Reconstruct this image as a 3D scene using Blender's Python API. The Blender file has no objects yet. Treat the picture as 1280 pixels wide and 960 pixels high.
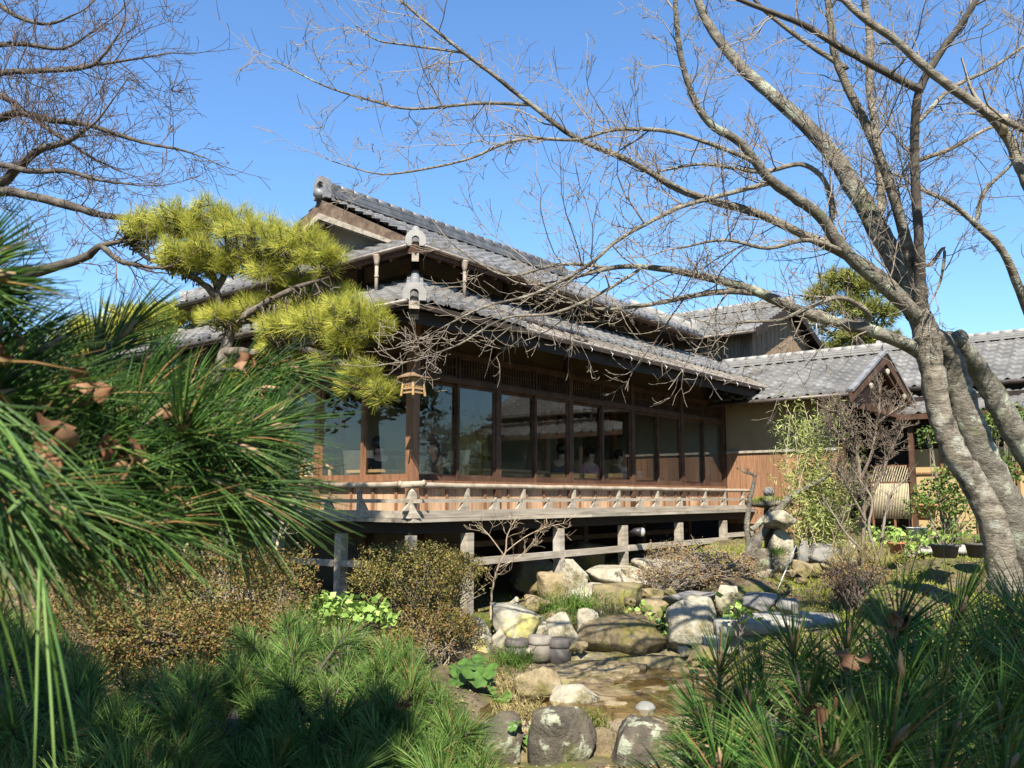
import bpy, bmesh, math, random
import numpy as np
from mathutils import Vector, Matrix

scene = bpy.context.scene
COL = scene.collection
R = math.radians

# ------------------------------------------------------------------ camera
F_PX = 1080.0                                  # focal length in pixels of a 1280 wide frame
PITCH = math.atan(141 / F_PX)
EYE = 2.3
cam_d = bpy.data.cameras.new('camera')
cam = bpy.data.objects.new('camera', cam_d)
COL.objects.link(cam)
cam.location = (0, 0, EYE)
cam.rotation_euler = (R(90) + PITCH, 0, 0)
cam_d.sensor_width = 36
cam_d.lens = 36 * F_PX / 1280
cam_d.clip_start = 0.03
cam_d.clip_end = 3000
cam_d.dof.use_dof = True
cam_d.dof.focus_distance = 10
cam_d.dof.aperture_fstop = 16
scene.camera = cam

# ------------------------------------------------------------------ sky, sun, exposure
U2 = np.array([.624, .782]); U2 = U2 / np.linalg.norm(U2)
V2 = np.array([-U2[1], U2[0]])
SUN_EL = 47.0
sh = -(U2 * math.cos(R(37)) + V2 * math.sin(R(37)))      # horizontal direction towards the sun
SUN_AZ = math.atan2(sh[0], sh[1])                        # clockwise from +Y
w = bpy.data.worlds.new('World'); scene.world = w; w.use_nodes = True
nt = w.node_tree; nt.nodes.clear()
sky = nt.nodes.new('ShaderNodeTexSky'); sky.sky_type = 'NISHITA'; sky.sun_disc = False
sky.sun_elevation = R(SUN_EL); sky.sun_rotation = SUN_AZ
sky.altitude = 0; sky.air_density = 1.4; sky.dust_density = 0.0; sky.ozone_density = 6.0
bg = nt.nodes.new('ShaderNodeBackground'); bg.inputs[1].default_value = 0.066
wo = nt.nodes.new('ShaderNodeOutputWorld')
tint = nt.nodes.new('ShaderNodeMix'); tint.data_type = 'RGBA'; tint.blend_type = 'MULTIPLY'; tint.inputs[0].default_value = 1; tint.inputs[7].default_value = (.80, .98, 1.17, 1)
nt.links.new(sky.outputs[0], tint.inputs[6]); nt.links.new(tint.outputs[2], bg.inputs[0]); nt.links.new(bg.outputs[0], wo.inputs[0])
sun_d = bpy.data.lights.new('sun', 'SUN'); sun = bpy.data.objects.new('sun', sun_d); COL.objects.link(sun)
sun_d.energy = 5.0; sun_d.angle = R(0.5); sun_d.color = (1.0, 0.92, 0.79)
sd = Vector((sh[0] * math.cos(R(SUN_EL)), sh[1] * math.cos(R(SUN_EL)), math.sin(R(SUN_EL))))
sun.rotation_euler = sd.to_track_quat('Z', 'Y').to_euler()
sun.location = sd * 50
scene.view_settings.view_transform = 'Standard'
scene.view_settings.look = 'None'
scene.view_settings.exposure = 1.5
scene.view_settings.gamma = 1
scene.render.engine = 'CYCLES'
scene.cycles.use_denoising = True
scene.cycles.max_bounces = 8
scene.cycles.transparent_max_bounces = 16
scene.cycles.sample_clamp_indirect = 6

# ------------------------------------------------------------------ pixel helpers (photo pixels, 1280 x 960)
cP, sP = math.cos(PITCH), math.sin(PITCH)
def ray(x, y):
    dx = (x - 640) / F_PX; dz = -(y - 480) / F_PX
    return np.array([dx, cP - dz * sP, sP + dz * cP])
ORG = np.array([0, 0, EYE])
def at(x, y, Y):
    """the point at forward distance Y seen at photo pixel x, y"""
    r = ray(x, y); return ORG + r * (Y / r[1])
def pw(px, Y):
    """width in metres of px photo pixels at distance Y"""
    return px / F_PX * Y

# ------------------------------------------------------------------ material helpers
def new_mat(name):
    m = bpy.data.materials.new(name); m.use_nodes = True
    n = m.node_tree.nodes; n.clear()
    out = n.new('ShaderNodeOutputMaterial'); b = n.new('ShaderNodeBsdfPrincipled')
    m.node_tree.links.new(b.outputs[0], out.inputs[0])
    return m, m.node_tree, b, out
def ramp(nt, stops, interp='LINEAR'):
    r = nt.nodes.new('ShaderNodeValToRGB'); cr = r.color_ramp; cr.interpolation = interp
    while len(cr.elements) < len(stops): cr.elements.new(0.5)
    for e, (p, c) in zip(cr.elements, stops):
        e.position = p; e.color = (c[0], c[1], c[2], 1)
    return r
def noise_tex(nt, scale, detail=6, rough=.6, stretch=(1, 1, 1), coord='Object', dist=0.0):
    tc = nt.nodes.new('ShaderNodeTexCoord'); mp = nt.nodes.new('ShaderNodeMapping')
    mp.inputs['Scale'].default_value = stretch
    nt.links.new(tc.outputs[coord], mp.inputs[0])
    t = nt.nodes.new('ShaderNodeTexNoise'); t.inputs['Scale'].default_value = scale
    t.inputs['Detail'].default_value = detail; t.inputs['Roughness'].default_value = rough
    t.inputs['Distortion'].default_value = dist
    nt.links.new(mp.outputs[0], t.inputs[0])
    return t
ALB = .62
def surf(name, cols, scale=4, rough=.8, bump=.3, stretch=(1, 1, 1), bscale=None, bdist=.01, metal=0, patch=None, spec=.5, detail=8, island=False):
    """noise driven colour through a ramp of cols, noise bump, optional second colour in patches: (colour, scale, lo, hi)"""
    m, nt, b, out = new_mat(name)
    t = noise_tex(nt, scale, detail, .62, stretch)
    cols = [tuple(q*ALB for q in c) for c in cols]
    n = len(cols)
    rp = ramp(nt, [(.3 + .4 * i / max(1, n - 1), c) for i, c in enumerate(cols)])
    nt.links.new(t.outputs[0], rp.inputs[0])
    col = rp.outputs[0]
    for p in (patch or []):
        c2, s2, lo, hi = p; c2 = tuple(q*ALB for q in c2)
        t2 = noise_tex(nt, s2, 6, .65)
        r2 = ramp(nt, [(lo, (0, 0, 0)), (hi, (1, 1, 1))])
        nt.links.new(t2.outputs[0], r2.inputs[0])
        mx = nt.nodes.new('ShaderNodeMix'); mx.data_type = 'RGBA'
        nt.links.new(r2.outputs[0], mx.inputs[0]); nt.links.new(col, mx.inputs[6])
        mx.inputs[7].default_value = (*c2, 1)
        col = mx.outputs[2]
    if island:                                           # every tile or board its own shade
        g = nt.nodes.new('ShaderNodeNewGeometry'); iv = .3 if island is True else island; r3 = ramp(nt, [(0, (1-iv,)*3), (1, (1+iv, 1+iv*.95, 1+iv*.85))]); nt.links.new(g.outputs['Random Per Island'], r3.inputs[0])
        mx = nt.nodes.new('ShaderNodeMix'); mx.data_type = 'RGBA'; mx.blend_type = 'MULTIPLY'; mx.inputs[0].default_value = 1
        nt.links.new(col, mx.inputs[6]); nt.links.new(r3.outputs[0], mx.inputs[7]); col = mx.outputs[2]
    nt.links.new(col, b.inputs['Base Color'])
    b.inputs['Roughness'].default_value = rough; b.inputs['Metallic'].default_value = metal
    b.inputs['Specular IOR Level'].default_value = spec if rough < .6 else min(spec, .2)
    if bump:
        tb = noise_tex(nt, bscale or scale * 3, 8, .65, stretch)
        bp = nt.nodes.new('ShaderNodeBump'); bp.inputs['Strength'].default_value = bump
        bp.inputs['Distance'].default_value = bdist
        nt.links.new(tb.outputs[0], bp.inputs['Height']); nt.links.new(bp.outputs[0], b.inputs['Normal'])
    return m
def leafy(name, cols, rough=.5, trans=.25, tcol=None, spec=.4, tail=None):
    spec *= .45
    """each leaf or needle (mesh island) takes its own colour from the ramp; a share of light passes through"""
    m, nt, b, out = new_mat(name)
    g = nt.nodes.new('ShaderNodeNewGeometry')
    n = len(cols)
    st = [(i / max(1, n - 1) * (.93 if tail else 1), c) for i, c in enumerate(cols)]
    if tail: st.append((.96, tail))
    rp = ramp(nt, st)
    nt.links.new(g.outputs['Random Per Island'], rp.inputs[0])
    nt.links.new(rp.outputs[0], b.inputs['Base Color'])
    b.inputs['Roughness'].default_value = rough; b.inputs['Specular IOR Level'].default_value = spec
    if trans:
        tr = nt.nodes.new('ShaderNodeBsdfTranslucent')
        if tcol: tr.inputs[0].default_value = (*tcol, 1)
        else: nt.links.new(rp.outputs[0], tr.inputs[0])
        mx = nt.nodes.new('ShaderNodeMixShader'); mx.inputs[0].default_value = trans
        nt.links.new(b.outputs[0], mx.inputs[1]); nt.links.new(tr.outputs[0], mx.inputs[2])
        nt.links.new(mx.outputs[0], out.inputs[0])
    return m
def plain(name, c, rough=.6, metal=0, spec=.5):
    m, nt, b, out = new_mat(name)
    t = noise_tex(nt, 9, 5, .6)
    k = ramp(nt, [(.3, tuple(x * .8 for x in c)), (.7, tuple(min(1, x * 1.15) for x in c))])
    nt.links.new(t.outputs[0], k.inputs[0]); nt.links.new(k.outputs[0], b.inputs['Base Color'])
    b.inputs['Roughness'].default_value = rough; b.inputs['Metallic'].default_value = metal
    b.inputs['Specular IOR Level'].default_value = spec
    return m

# ------------------------------------------------------------------ mesh helpers
def nrm(v):
    v = np.asarray(v, float); l = np.linalg.norm(v); return v / l if l else v
class MB:
    """collects vertices and faces and links them as one mesh object"""
    def __init__(self): self.v = []; self.f = []; self.n = 0; self.sm = []
    def add(self, vs, fs, smooth=False):
        vs = np.asarray(vs, float).reshape(-1, 3)
        self.v.append(vs)
        for q in fs: self.f.append(tuple(int(i) + self.n for i in q)); self.sm.append(smooth)
        self.n += len(vs); return self
    def box(self, a, b):
        x0, y0, z0 = a; x1, y1, z1 = b
        vs = [(x0,y0,z0),(x1,y0,z0),(x1,y1,z0),(x0,y1,z0),(x0,y0,z1),(x1,y0,z1),(x1,y1,z1),(x0,y1,z1)]
        return self.add(vs, [(3,2,1,0),(4,5,6,7),(0,1,5,4),(1,2,6,5),(2,3,7,6),(3,0,4,7)])
    def bar(self, p, q, w, h, up=(0,0,1)):
        """a beam from p to q, w wide, h high, centred on the line"""
        p = np.asarray(p, float); q = np.asarray(q, float); d = nrm(q - p)
        s = nrm(np.cross(d, up)); u = np.cross(s, d)
        vs = []
        for e in (p, q):
            for a, b in ((-1,-1),(1,-1),(1,1),(-1,1)): vs.append(e + s * a * w / 2 + u * b * h / 2)
        return self.add(vs, [(0,1,2,3),(7,6,5,4),(0,4,5,1),(1,5,6,2),(2,6,7,3),(3,7,4,0)])
    def tube(self, pts, rad, n=8, cap=True, smooth=True):
        pts = np.asarray(pts, float); k = len(pts)
        rad = np.full(k, rad) if np.isscalar(rad) else np.asarray(rad, float)
        d = np.gradient(pts, axis=0); d /= (np.linalg.norm(d, axis=1)[:, None] + 1e-9)
        a = np.cross(d[0], (0, 0, 1.)); 
        if np.linalg.norm(a) < .1: a = np.cross(d[0], (1., 0, 0))
        a = nrm(a); ang = np.arange(n) * 2 * math.pi / n
        vs = []
        for i in range(k):
            a = nrm(a - d[i] * (a @ d[i])); b = np.cross(d[i], a)
            vs.append(pts[i] + rad[i] * (np.cos(ang)[:, None] * a + np.sin(ang)[:, None] * b))
        fs = []
        for i in range(k - 1):
            for j in range(n):
                jj = (j + 1) % n; fs.append((i*n+j, i*n+jj, (i+1)*n+jj, (i+1)*n+j))
        if cap: fs.append(tuple(range(n))[::-1]); fs.append(tuple((k-1)*n + j for j in range(n)))
        return self.add(np.concatenate(vs), fs, smooth)
    def lathe(self, prof, n=16, centre=(0,0,0), smooth=True):
        """profile of (radius, z) turned round z"""
        c = np.asarray(centre, float); vs = []; k = len(prof)
        for r_, z in prof:
            for j in range(n):
                t = 2 * math.pi * j / n; vs.append(c + (r_ * math.cos(t), r_ * math.sin(t), z))
        fs = [(i*n+j, i*n+(j+1)%n, (i+1)*n+(j+1)%n, (i+1)*n+j) for i in range(k-1) for j in range(n)]
        fs.append(tuple(range(n))[::-1]); fs.append(tuple((k-1)*n + j for j in range(n)))
        return self.add(vs, fs, smooth)
    def prism(self, poly, a, b):
        """polygon (list of 3D points) swept from offset a to offset b (vectors)"""
        poly = np.asarray(poly, float); k = len(poly)
        vs = np.concatenate([poly + a, poly + b])
        fs = [tuple(range(k))[::-1], tuple(range(k, 2*k))] + [(i, (i+1)%k, k+(i+1)%k, k+i) for i in range(k)]
        return self.add(vs, fs)
    def build(self, name, mat, parent=None):
        me = bpy.data.meshes.new(name)
        v = np.concatenate(self.v) if self.v else np.zeros((0, 3))
        me.from_pydata(v.tolist(), [], self.f)
        if any(self.sm): me.polygons.foreach_set('use_smooth', self.sm)
        me.materials.append(mat); me.update()
        o = bpy.data.objects.new(name, me); COL.objects.link(o)
        if parent: o.parent = parent
        return o
def fast_mesh(name, v, f, mat, parent=None, smooth=False):
    """v (n,3), f (m,k) arrays of equal sided faces"""
    v = np.ascontiguousarray(v, np.float32); f = np.ascontiguousarray(f, np.int32)
    me = bpy.data.meshes.new(name); m, k = f.shape
    me.vertices.add(len(v)); me.vertices.foreach_set('co', v.ravel())
    me.loops.add(m * k); me.loops.foreach_set('vertex_index', f.ravel())
    me.polygons.add(m); me.polygons.foreach_set('loop_start', np.arange(m, dtype=np.int32) * k)
    me.polygons.foreach_set('loop_total', np.full(m, k, np.int32))
    if smooth: me.polygons.foreach_set('use_smooth', np.ones(m, bool))
    me.materials.append(mat); me.update(calc_edges=True)
    o = bpy.data.objects.new(name, me); COL.objects.link(o)
    if parent: o.parent = parent
    return o
def empty(name, loc=(0,0,0), rz=0):
    o = bpy.data.objects.new(name, None); COL.objects.link(o); o.empty_display_size = .1
    o.location = tuple(float(t) for t in loc); o.rotation_euler = (0, 0, rz); return o
def tag(o, label=None, cat=None, group=None, kind=None):
    if label: o['label'] = label
    if cat: o['category'] = cat
    if group: o['group'] = group
    if kind: o['kind'] = kind
    return o
def copy_tree(o, parent=None):
    c = o.copy(); COL.objects.link(c)
    if parent: c.parent = parent
    for ch in [x for x in bpy.data.objects if x.parent == o]: copy_tree(ch, c)
    return c
def catmull(pts, sub=5):
    pts = np.asarray(pts, float); P = np.vstack([2*pts[0]-pts[1], pts, 2*pts[-1]-pts[-2]]); out = []
    for i in range(1, len(P) - 2):
        for t in np.arange(sub) / sub:
            a, b, c, d = P[i-1], P[i], P[i+1], P[i+2]
            out.append(.5 * (2*b + (c-a)*t + (2*a-5*b+4*c-d)*t*t + (3*b-a-3*c+d)*t**3))
    out.append(pts[-1]); return np.array(out)

# ------------------------------------------------------------------ ground heights
GP = np.array([
 (1.0,9.3,.22),(0.5,9.9,.24),(1.7,9.8,.26),(.6,8.7,.22),(1.6,8.6,.22),(1.1,10.3,.3),(2.1,9.2,.3),(.1,9.3,.3),
 (1.0,7.5,.12),(0,7.3,.15),(-.6,7.3,.35),(-1,8.2,.62),(-.6,9.3,.6),(-3,9,.95),(-5,9,1.15),(-3,11,1.3),(-6,12,1.75),(-2.2,11,1.0),(-1.6,10,.8),
 (-.5,11.05,.83),(.2,11.2,.75),(.75,12.3,.85),(1.85,13.6,1.2),(3.03,15.3,1.33),(4.16,16.9,1.46),(1.4,11.3,.8),(2.0,11.6,1.0),(.5,10.75,.6),(1.6,10.8,.62),
 (2.9,10.3,.72),(3.3,9.6,.85),(2.5,8.6,.5),(3,11.5,1.25),(3.2,13,1.35),(4,9,1.45),(4,7,1.55),(5.2,7.2,1.6),(5,5.6,1.45),(3.6,5.6,1.2),(3,7.6,1.1),(6,8,1.65),(6,12,1.5),(8,14,1.55),(5,14.5,1.5),(10,20,1.5),(6.5,17.5,1.5),
 (0,0,.55),(0,4,.4),(-3,4,.6),(3,3,.8),(2.6,5,.8),(0,6,.3),(1,6.6,.25),(-3,6.5,.75),(-6,5,.8),(6,4,1.2),(-2,-6,.6),(4,-6,.8),
 (-12,10,1.6),(-14,25,1.6),(0,30,1.6),(14,30,1.6),(25,15,1.7),(25,0,1.5),(-25,0,1.2),(0,-25,1.),(0,60,1.6),(60,40,1.6),(-60,40,1.6)])
def ground_z(x, y):
    x = np.asarray(x, float); y = np.asarray(y, float)
    d2 = (x[..., None] - GP[:, 0])**2 + (y[..., None] - GP[:, 1])**2
    wt = 1 / (d2 + .06)**1.6
    return (wt * GP[:, 2]).sum(-1) / wt.sum(-1)
def gz(x, y): return float(ground_z(x, y))
# ------------------------------------------------------------------ materials
TILE = surf('kawara_tile', [(.145,.14,.135),(.215,.21,.20),(.30,.295,.28)], 2.0, .42, .2, bscale=30, bdist=.003, patch=[((.40,.40,.385), .9, .52, .75), ((.15,.15,.145), 4, .62, .74), ((.24,.21,.15), 1.7, .60, .72)], island=.13)
TILE_PALE = surf('pale_ridge_tile', [(.27,.265,.25),(.40,.39,.37)], 6, .6, .25, bscale=30, bdist=.004)
RIDGE = surf('ridge_tile', [(.12,.122,.13),(.24,.245,.25),(.36,.36,.35)], 5, .5, .3, bscale=40, bdist=.004)
WEATHER = surf('weathered_grey_wood', [(.22,.19,.155),(.40,.355,.29),(.54,.49,.41)], 6, .8, .4, (.25,1.5,3), 14, .004, patch=[((.52,.50,.46), 2.2, .56, .7), ((.10,.09,.08), 3, .62, .72)], island=True)
WOOD_RED = surf('red_brown_wood', [(.16,.07,.035),(.27,.13,.065),(.36,.19,.10)], 7, .55, .25, (3,3,.35), 16, .003)
WOOD_DARK = surf('dark_brown_wood', [(.06,.032,.02),(.11,.06,.038),(.16,.09,.058)], 6, .65, .3, (.6,.6,.6), 20, .003)
WOOD_BLACK = surf('black_brown_wood', [(.022,.016,.013),(.045,.032,.025)], 6, .75, .3, (1,1,1), 20, .003)  # near-black brown; also carries put-in shade on deck bearer and hall recess
BOARD_PALE = surf('pale_wainscot_board', [(.36,.22,.13),(.50,.33,.21),(.60,.43,.29)], 5, .7, .3, (7,7,.5), 18, .003, patch=[((.24,.13,.07), 1.6, .58, .74)], island=True)
BOARD_RED = surf('red_cedar_board', [(.27,.135,.07),(.38,.205,.115),(.46,.27,.16)], 5, .7, .3, (9,9,.45), 18, .003, patch=[((.20,.11,.07), 1.8, .58, .72)], island=True)
BOARD_OLD = surf('old_vertical_board', [(.07,.052,.04),(.16,.12,.085),(.30,.22,.15)], 4, .8, .4, (10,10,.35), 18, .004, island=True)
PLASTER = surf('shaded_ochre_plaster', [(.12,.084,.053),(.165,.117,.076)], 2.5, .9, .25, bscale=60, bdist=.003, patch=[((.085,.066,.042), 1.1, .58, .75)])  # ochre darkened: shade under the eaves is put into the colour
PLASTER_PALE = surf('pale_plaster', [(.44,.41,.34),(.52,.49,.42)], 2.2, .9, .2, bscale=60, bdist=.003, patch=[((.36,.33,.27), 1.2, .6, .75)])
PLASTER_YEL = surf('yellow_plaster', [(.52,.38,.18),(.58,.44,.23)], 2.2, .9, .2, bscale=60, bdist=.003)
ROOM_WALL = surf('grey_green_room_plaster', [(.36,.37,.31),(.44,.45,.38)], 2, .9, .15, bscale=50, bdist=.003)
TATAMI = surf('floor_matting', [(.95,.78,.48),(1.05,.88,.58)], 4, .8, .1)
COPPER = surf('gutter_metal', [(.07,.055,.045),(.14,.115,.095),(.22,.19,.165)], 8, .5, .1, metal=.3)
SHINGLE = surf('grey_shingle_board', [(.15,.13,.115),(.30,.27,.235),(.42,.39,.35)], 5, .8, .4, (6,.5,1), 25, .004, island=True)
STEEL = plain('grey_steel', (.45,.46,.47), .4, .6)
WHITE = plain('white_paint', (.72,.71,.68), .6)
BLACKP = plain('black_plastic', (.02,.02,.022), .5)
ROCK_PALE = surf('pale_granite', [(.32,.285,.21),(.52,.475,.36),(.68,.64,.52)], 4, .9, 1, bscale=12, bdist=.05, patch=[((.24,.21,.11), 2.4, .50, .64), ((.10,.09,.065), 6.5, .57, .66)])
ROCK_YEL = surf('granite_with_yellow_stain', [(.34,.32,.25),(.48,.45,.36),(.58,.55,.46)], 3, .9, .8, bscale=9, bdist=.03, patch=[((.60,.54,.20), 1.5, .52, .60), ((.24,.21,.11), 4.4, .56, .66)])
ROCK_TAN = surf('tan_sandstone', [(.24,.18,.10),(.40,.32,.19),(.54,.45,.29)], 4, .9, 1, bscale=12, bdist=.05, patch=[((.20,.17,.06), 2.2, .50, .62), ((.10,.08,.05), 6.5, .58, .66)])
ROCK_BROWN = surf('brown_boulder', [(.12,.09,.05),(.25,.20,.12),(.40,.33,.22)], 4, .9, 1, bscale=12, bdist=.05, patch=[((.24,.20,.06), 1.8, .48, .62), ((.40,.37,.30), 6, .62, .70)])
ROCK_LICHEN = surf('dark_boulder_with_lichen', [(.07,.062,.048),(.14,.12,.09),(.25,.21,.15)], 4.4, .9, 1, bscale=12, bdist=.05, patch=[((.44,.46,.34), 5.5, .55, .61), ((.10,.11,.03), 2.0, .53, .66)])
ROCK_MOSS = surf('mossy_boulder', [(.16,.13,.07),(.29,.24,.13),(.42,.37,.24)], 3, .9, .9, bscale=9, bdist=.03, patch=[((.20,.19,.05), 1.7, .48, .62)])
ROCK_GREY = surf('grey_cobble', [(.20,.195,.18),(.30,.29,.27)], 4, .85, .5, bscale=12, bdist=.01)
STONE_SLAB = surf('dressed_granite', [(.40,.38,.33),(.52,.50,.44)], 14, .85, .4, bscale=60, bdist=.004, patch=[((.28,.26,.19), 2, .56, .7)])
SOIL = surf('garden_soil', [(.08,.06,.036),(.15,.115,.07),(.24,.19,.12)], 3, .95, .8, bscale=16, bdist=.03, patch=[((.135,.155,.03), .9, .46, .60), ((.15,.15,.045), 2.3, .58, .68), ((.28,.23,.15), 5, .62, .7)])
MOSS = leafy('moss_green', [(.12,.17,.02),(.24,.29,.04),(.38,.38,.08)], .8, .2)
BARK_CHERRY = surf('cherry_bark', [(.11,.094,.07),(.27,.235,.18),(.45,.405,.325)], 8, .85, 1.0, (1,1,2.6), 24, .03, patch=[((.46,.47,.40), 3.5, .57, .66), ((.07,.06,.05), 4, .55, .66)])
BARK_LICHEN = surf('lichen_bark', [(.09,.08,.062),(.20,.18,.145),(.32,.30,.25)], 8, .9, 1, (1,1,1.3), 26, .03, patch=[((.42,.45,.34), 4, .54, .62), ((.13,.14,.06), 2.6, .57, .68)])
BARK_DARK = surf('dark_bark', [(.05,.042,.035),(.11,.095,.08),(.19,.17,.145)], 7, .9, .7, (1,1,1), 20, .01)
BARK_TWIG = surf('twig_bark', [(.22,.18,.14),(.36,.31,.245)], 9, .8, .2)
BARK_TWIG_RED = surf('reddish_twig_bark', [(.13,.095,.08),(.22,.17,.145)], 9, .8, .2)
BARK_PINE = surf('pine_bark', [(.06,.05,.04),(.15,.125,.10),(.30,.265,.22)], 9, .9, .9, (1,1,.7), 22, .015)
NEEDLE_FRONT = leafy('green_pine_needle', [(.018,.048,.012),(.034,.085,.018),(.06,.125,.024),(.12,.20,.045)], .38, .06, spec=.5, tail=(.26,.15,.06))
NEEDLE_DARK = leafy('dark_pine_needle', [(.024,.068,.014),(.045,.115,.022),(.075,.16,.032),(.14,.22,.055)], .42, .12, spec=.45, tail=(.26,.15,.06))
NEEDLE_YEL = leafy('yellow_pine_needle', [(.15,.21,.035),(.34,.39,.06),(.53,.52,.085),(.68,.62,.15)], .5, .3)
NEEDLE_BUSH = leafy('sunlit_pine_needle', [(.04,.095,.02),(.075,.15,.03),(.12,.21,.045),(.2,.28,.08)], .42, .2, spec=.45, tail=(.26,.15,.06))  # lit copy of the dark needles, sunshine put into the colour
NEEDLE_FAR = leafy('distant_pine_needle', [(.12,.15,.035),(.22,.24,.06),(.34,.33,.09)], .6, .2)
LEAF_AZALEA = leafy('azalea_leaf', [(.04,.05,.015),(.10,.10,.026),(.15,.115,.036),(.20,.095,.04),(.16,.16,.045)], .5, .2)
LEAF_AZALEA_G = leafy('green_azalea_leaf', [(.05,.06,.016),(.12,.12,.026),(.18,.16,.045),(.20,.12,.05),(.24,.23,.08)], .5, .2)
LEAF_RUST = leafy('rusty_shrub_leaf', [(.20,.10,.05),(.28,.15,.08),(.26,.20,.09),(.17,.17,.05)], .6, .2)
LEAF_BAMBOO = leafy('bamboo_leaf', [(.09,.13,.025),(.18,.23,.05),(.30,.33,.10),(.42,.42,.19)], .5, .3)
LEAF_GREEN = leafy('broad_green_leaf', [(.04,.09,.02),(.07,.14,.03),(.11,.19,.045)], .35, .25)
LEAF_LIME = leafy('lime_leaf', [(.15,.26,.05),(.25,.37,.09),(.34,.43,.12)], .45, .3)
LEAF_SHRUB = leafy('shrub_leaf', [(.035,.075,.015),(.08,.135,.03),(.19,.22,.05)], .45, .25)
GRASS = leafy('grass_blade', [(.05,.11,.015),(.10,.19,.03),(.17,.26,.05)], .5, .3)
STRAW = leafy('dry_grass_blade', [(.30,.24,.10),(.40,.32,.15),(.26,.24,.09)], .7, .2)
DEAD = surf('dead_leaf', [(.11,.05,.025),(.22,.11,.055),(.36,.22,.13)], 12, .7, .3, bscale=30, bdist=.004)
SKIN = plain('skin', (.50,.31,.22), .55)
HAIR = plain('black_hair', (.012,.010,.010), .4)
CLOTH_BLACK = plain('black_cloth', (.018,.018,.02), .85)
CLOTH_NAVY = plain('navy_cloth', (.02,.03,.09), .85)
CLOTH_PINK = plain('pink_cloth', (.45,.20,.22), .85)
CLOTH_DARK = plain('dark_trousers', (.03,.03,.035), .85)
WOOD_LIGHT = surf('light_furniture_wood', [(.45,.28,.12),(.58,.38,.19)], 6, .5, .15, (.5,3,3))
CUSHION = plain('cream_cushion', (.62,.52,.36), .9)
TERRACOTTA = plain('terracotta', (.42,.16,.08), .8)
POT_DARK = surf('dark_stoneware', [(.09,.08,.075),(.16,.145,.13)], 8, .7, .3, bscale=30, bdist=.003)
POT_TWO = surf('worn_stoneware', [(.17,.15,.12),(.28,.25,.205)], 8, .75, .3, bscale=30, bdist=.003)
BAMBOO_CANE = surf('dry_bamboo_cane', [(.50,.42,.25),(.62,.54,.36),(.68,.62,.46)], 12, .6, .2, (6,6,.5))
def glass_mat():
    m, nt, b, out = new_mat('window_glass')
    nt.nodes.remove(b)
    tr = nt.nodes.new('ShaderNodeBsdfTransparent'); tr.inputs[0].default_value = (.95,.96,.95,1)
    gl = nt.nodes.new('ShaderNodeBsdfGlossy'); gl.inputs['Roughness'].default_value = .012; gl.inputs[0].default_value = (.95,.95,.95,1)
    tn = noise_tex(nt, 1.1, 1, .5); bp = nt.nodes.new('ShaderNodeBump'); bp.inputs['Strength'].default_value = .02; bp.inputs['Distance'].default_value = .05
    nt.links.new(tn.outputs[0], bp.inputs['Height']); nt.links.new(bp.outputs[0], gl.inputs['Normal'])
    fr = nt.nodes.new('ShaderNodeFresnel'); ge = nt.nodes.new('ShaderNodeNewGeometry')
    io = nt.nodes.new('ShaderNodeMath'); io.operation = 'MULTIPLY_ADD'; io.inputs[1].default_value = 1/1.52 - 1.52; io.inputs[2].default_value = 1.52
    nt.links.new(ge.outputs['Backfacing'], io.inputs[0]); nt.links.new(io.outputs[0], fr.inputs[0])
    mu = nt.nodes.new('ShaderNodeMath'); mu.operation = 'MULTIPLY_ADD'; mu.inputs[1].default_value = .95; mu.inputs[2].default_value = .0; mu.use_clamp = True
    nt.links.new(fr.outputs[0], mu.inputs[0])
    mx = nt.nodes.new('ShaderNodeMixShader'); nt.links.new(mu.outputs[0], mx.inputs[0])
    nt.links.new(tr.outputs[0], mx.inputs[1]); nt.links.new(gl.outputs[0], mx.inputs[2]); nt.links.new(mx.outputs[0], out.inputs[0])
    return m
GLASS = glass_mat()
def water_mat():
    m, nt, b, out = new_mat('shallow_water')
    nt.nodes.remove(b)
    tr = nt.nodes.new('ShaderNodeBsdfTransparent'); tr.inputs[0].default_value = (.80,.74,.60,1)
    gl = nt.nodes.new('ShaderNodeBsdfGlossy'); gl.inputs['Roughness'].default_value = .03
    tn = noise_tex(nt, 7, 3, .5); bp = nt.nodes.new('ShaderNodeBump'); bp.inputs['Strength'].default_value = .12; bp.inputs['Distance'].default_value = .02
    nt.links.new(tn.outputs[0], bp.inputs['Height']); nt.links.new(bp.outputs[0], gl.inputs['Normal'])
    fr = nt.nodes.new('ShaderNodeFresnel'); fr.inputs[0].default_value = 1.33
    mx = nt.nodes.new('ShaderNodeMixShader'); nt.links.new(fr.outputs[0], mx.inputs[0])
    nt.links.new(tr.outputs[0], mx.inputs[1]); nt.links.new(gl.outputs[0], mx.inputs[2]); nt.links.new(mx.outputs[0], out.inputs[0])
    return m
WATER = water_mat()
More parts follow.
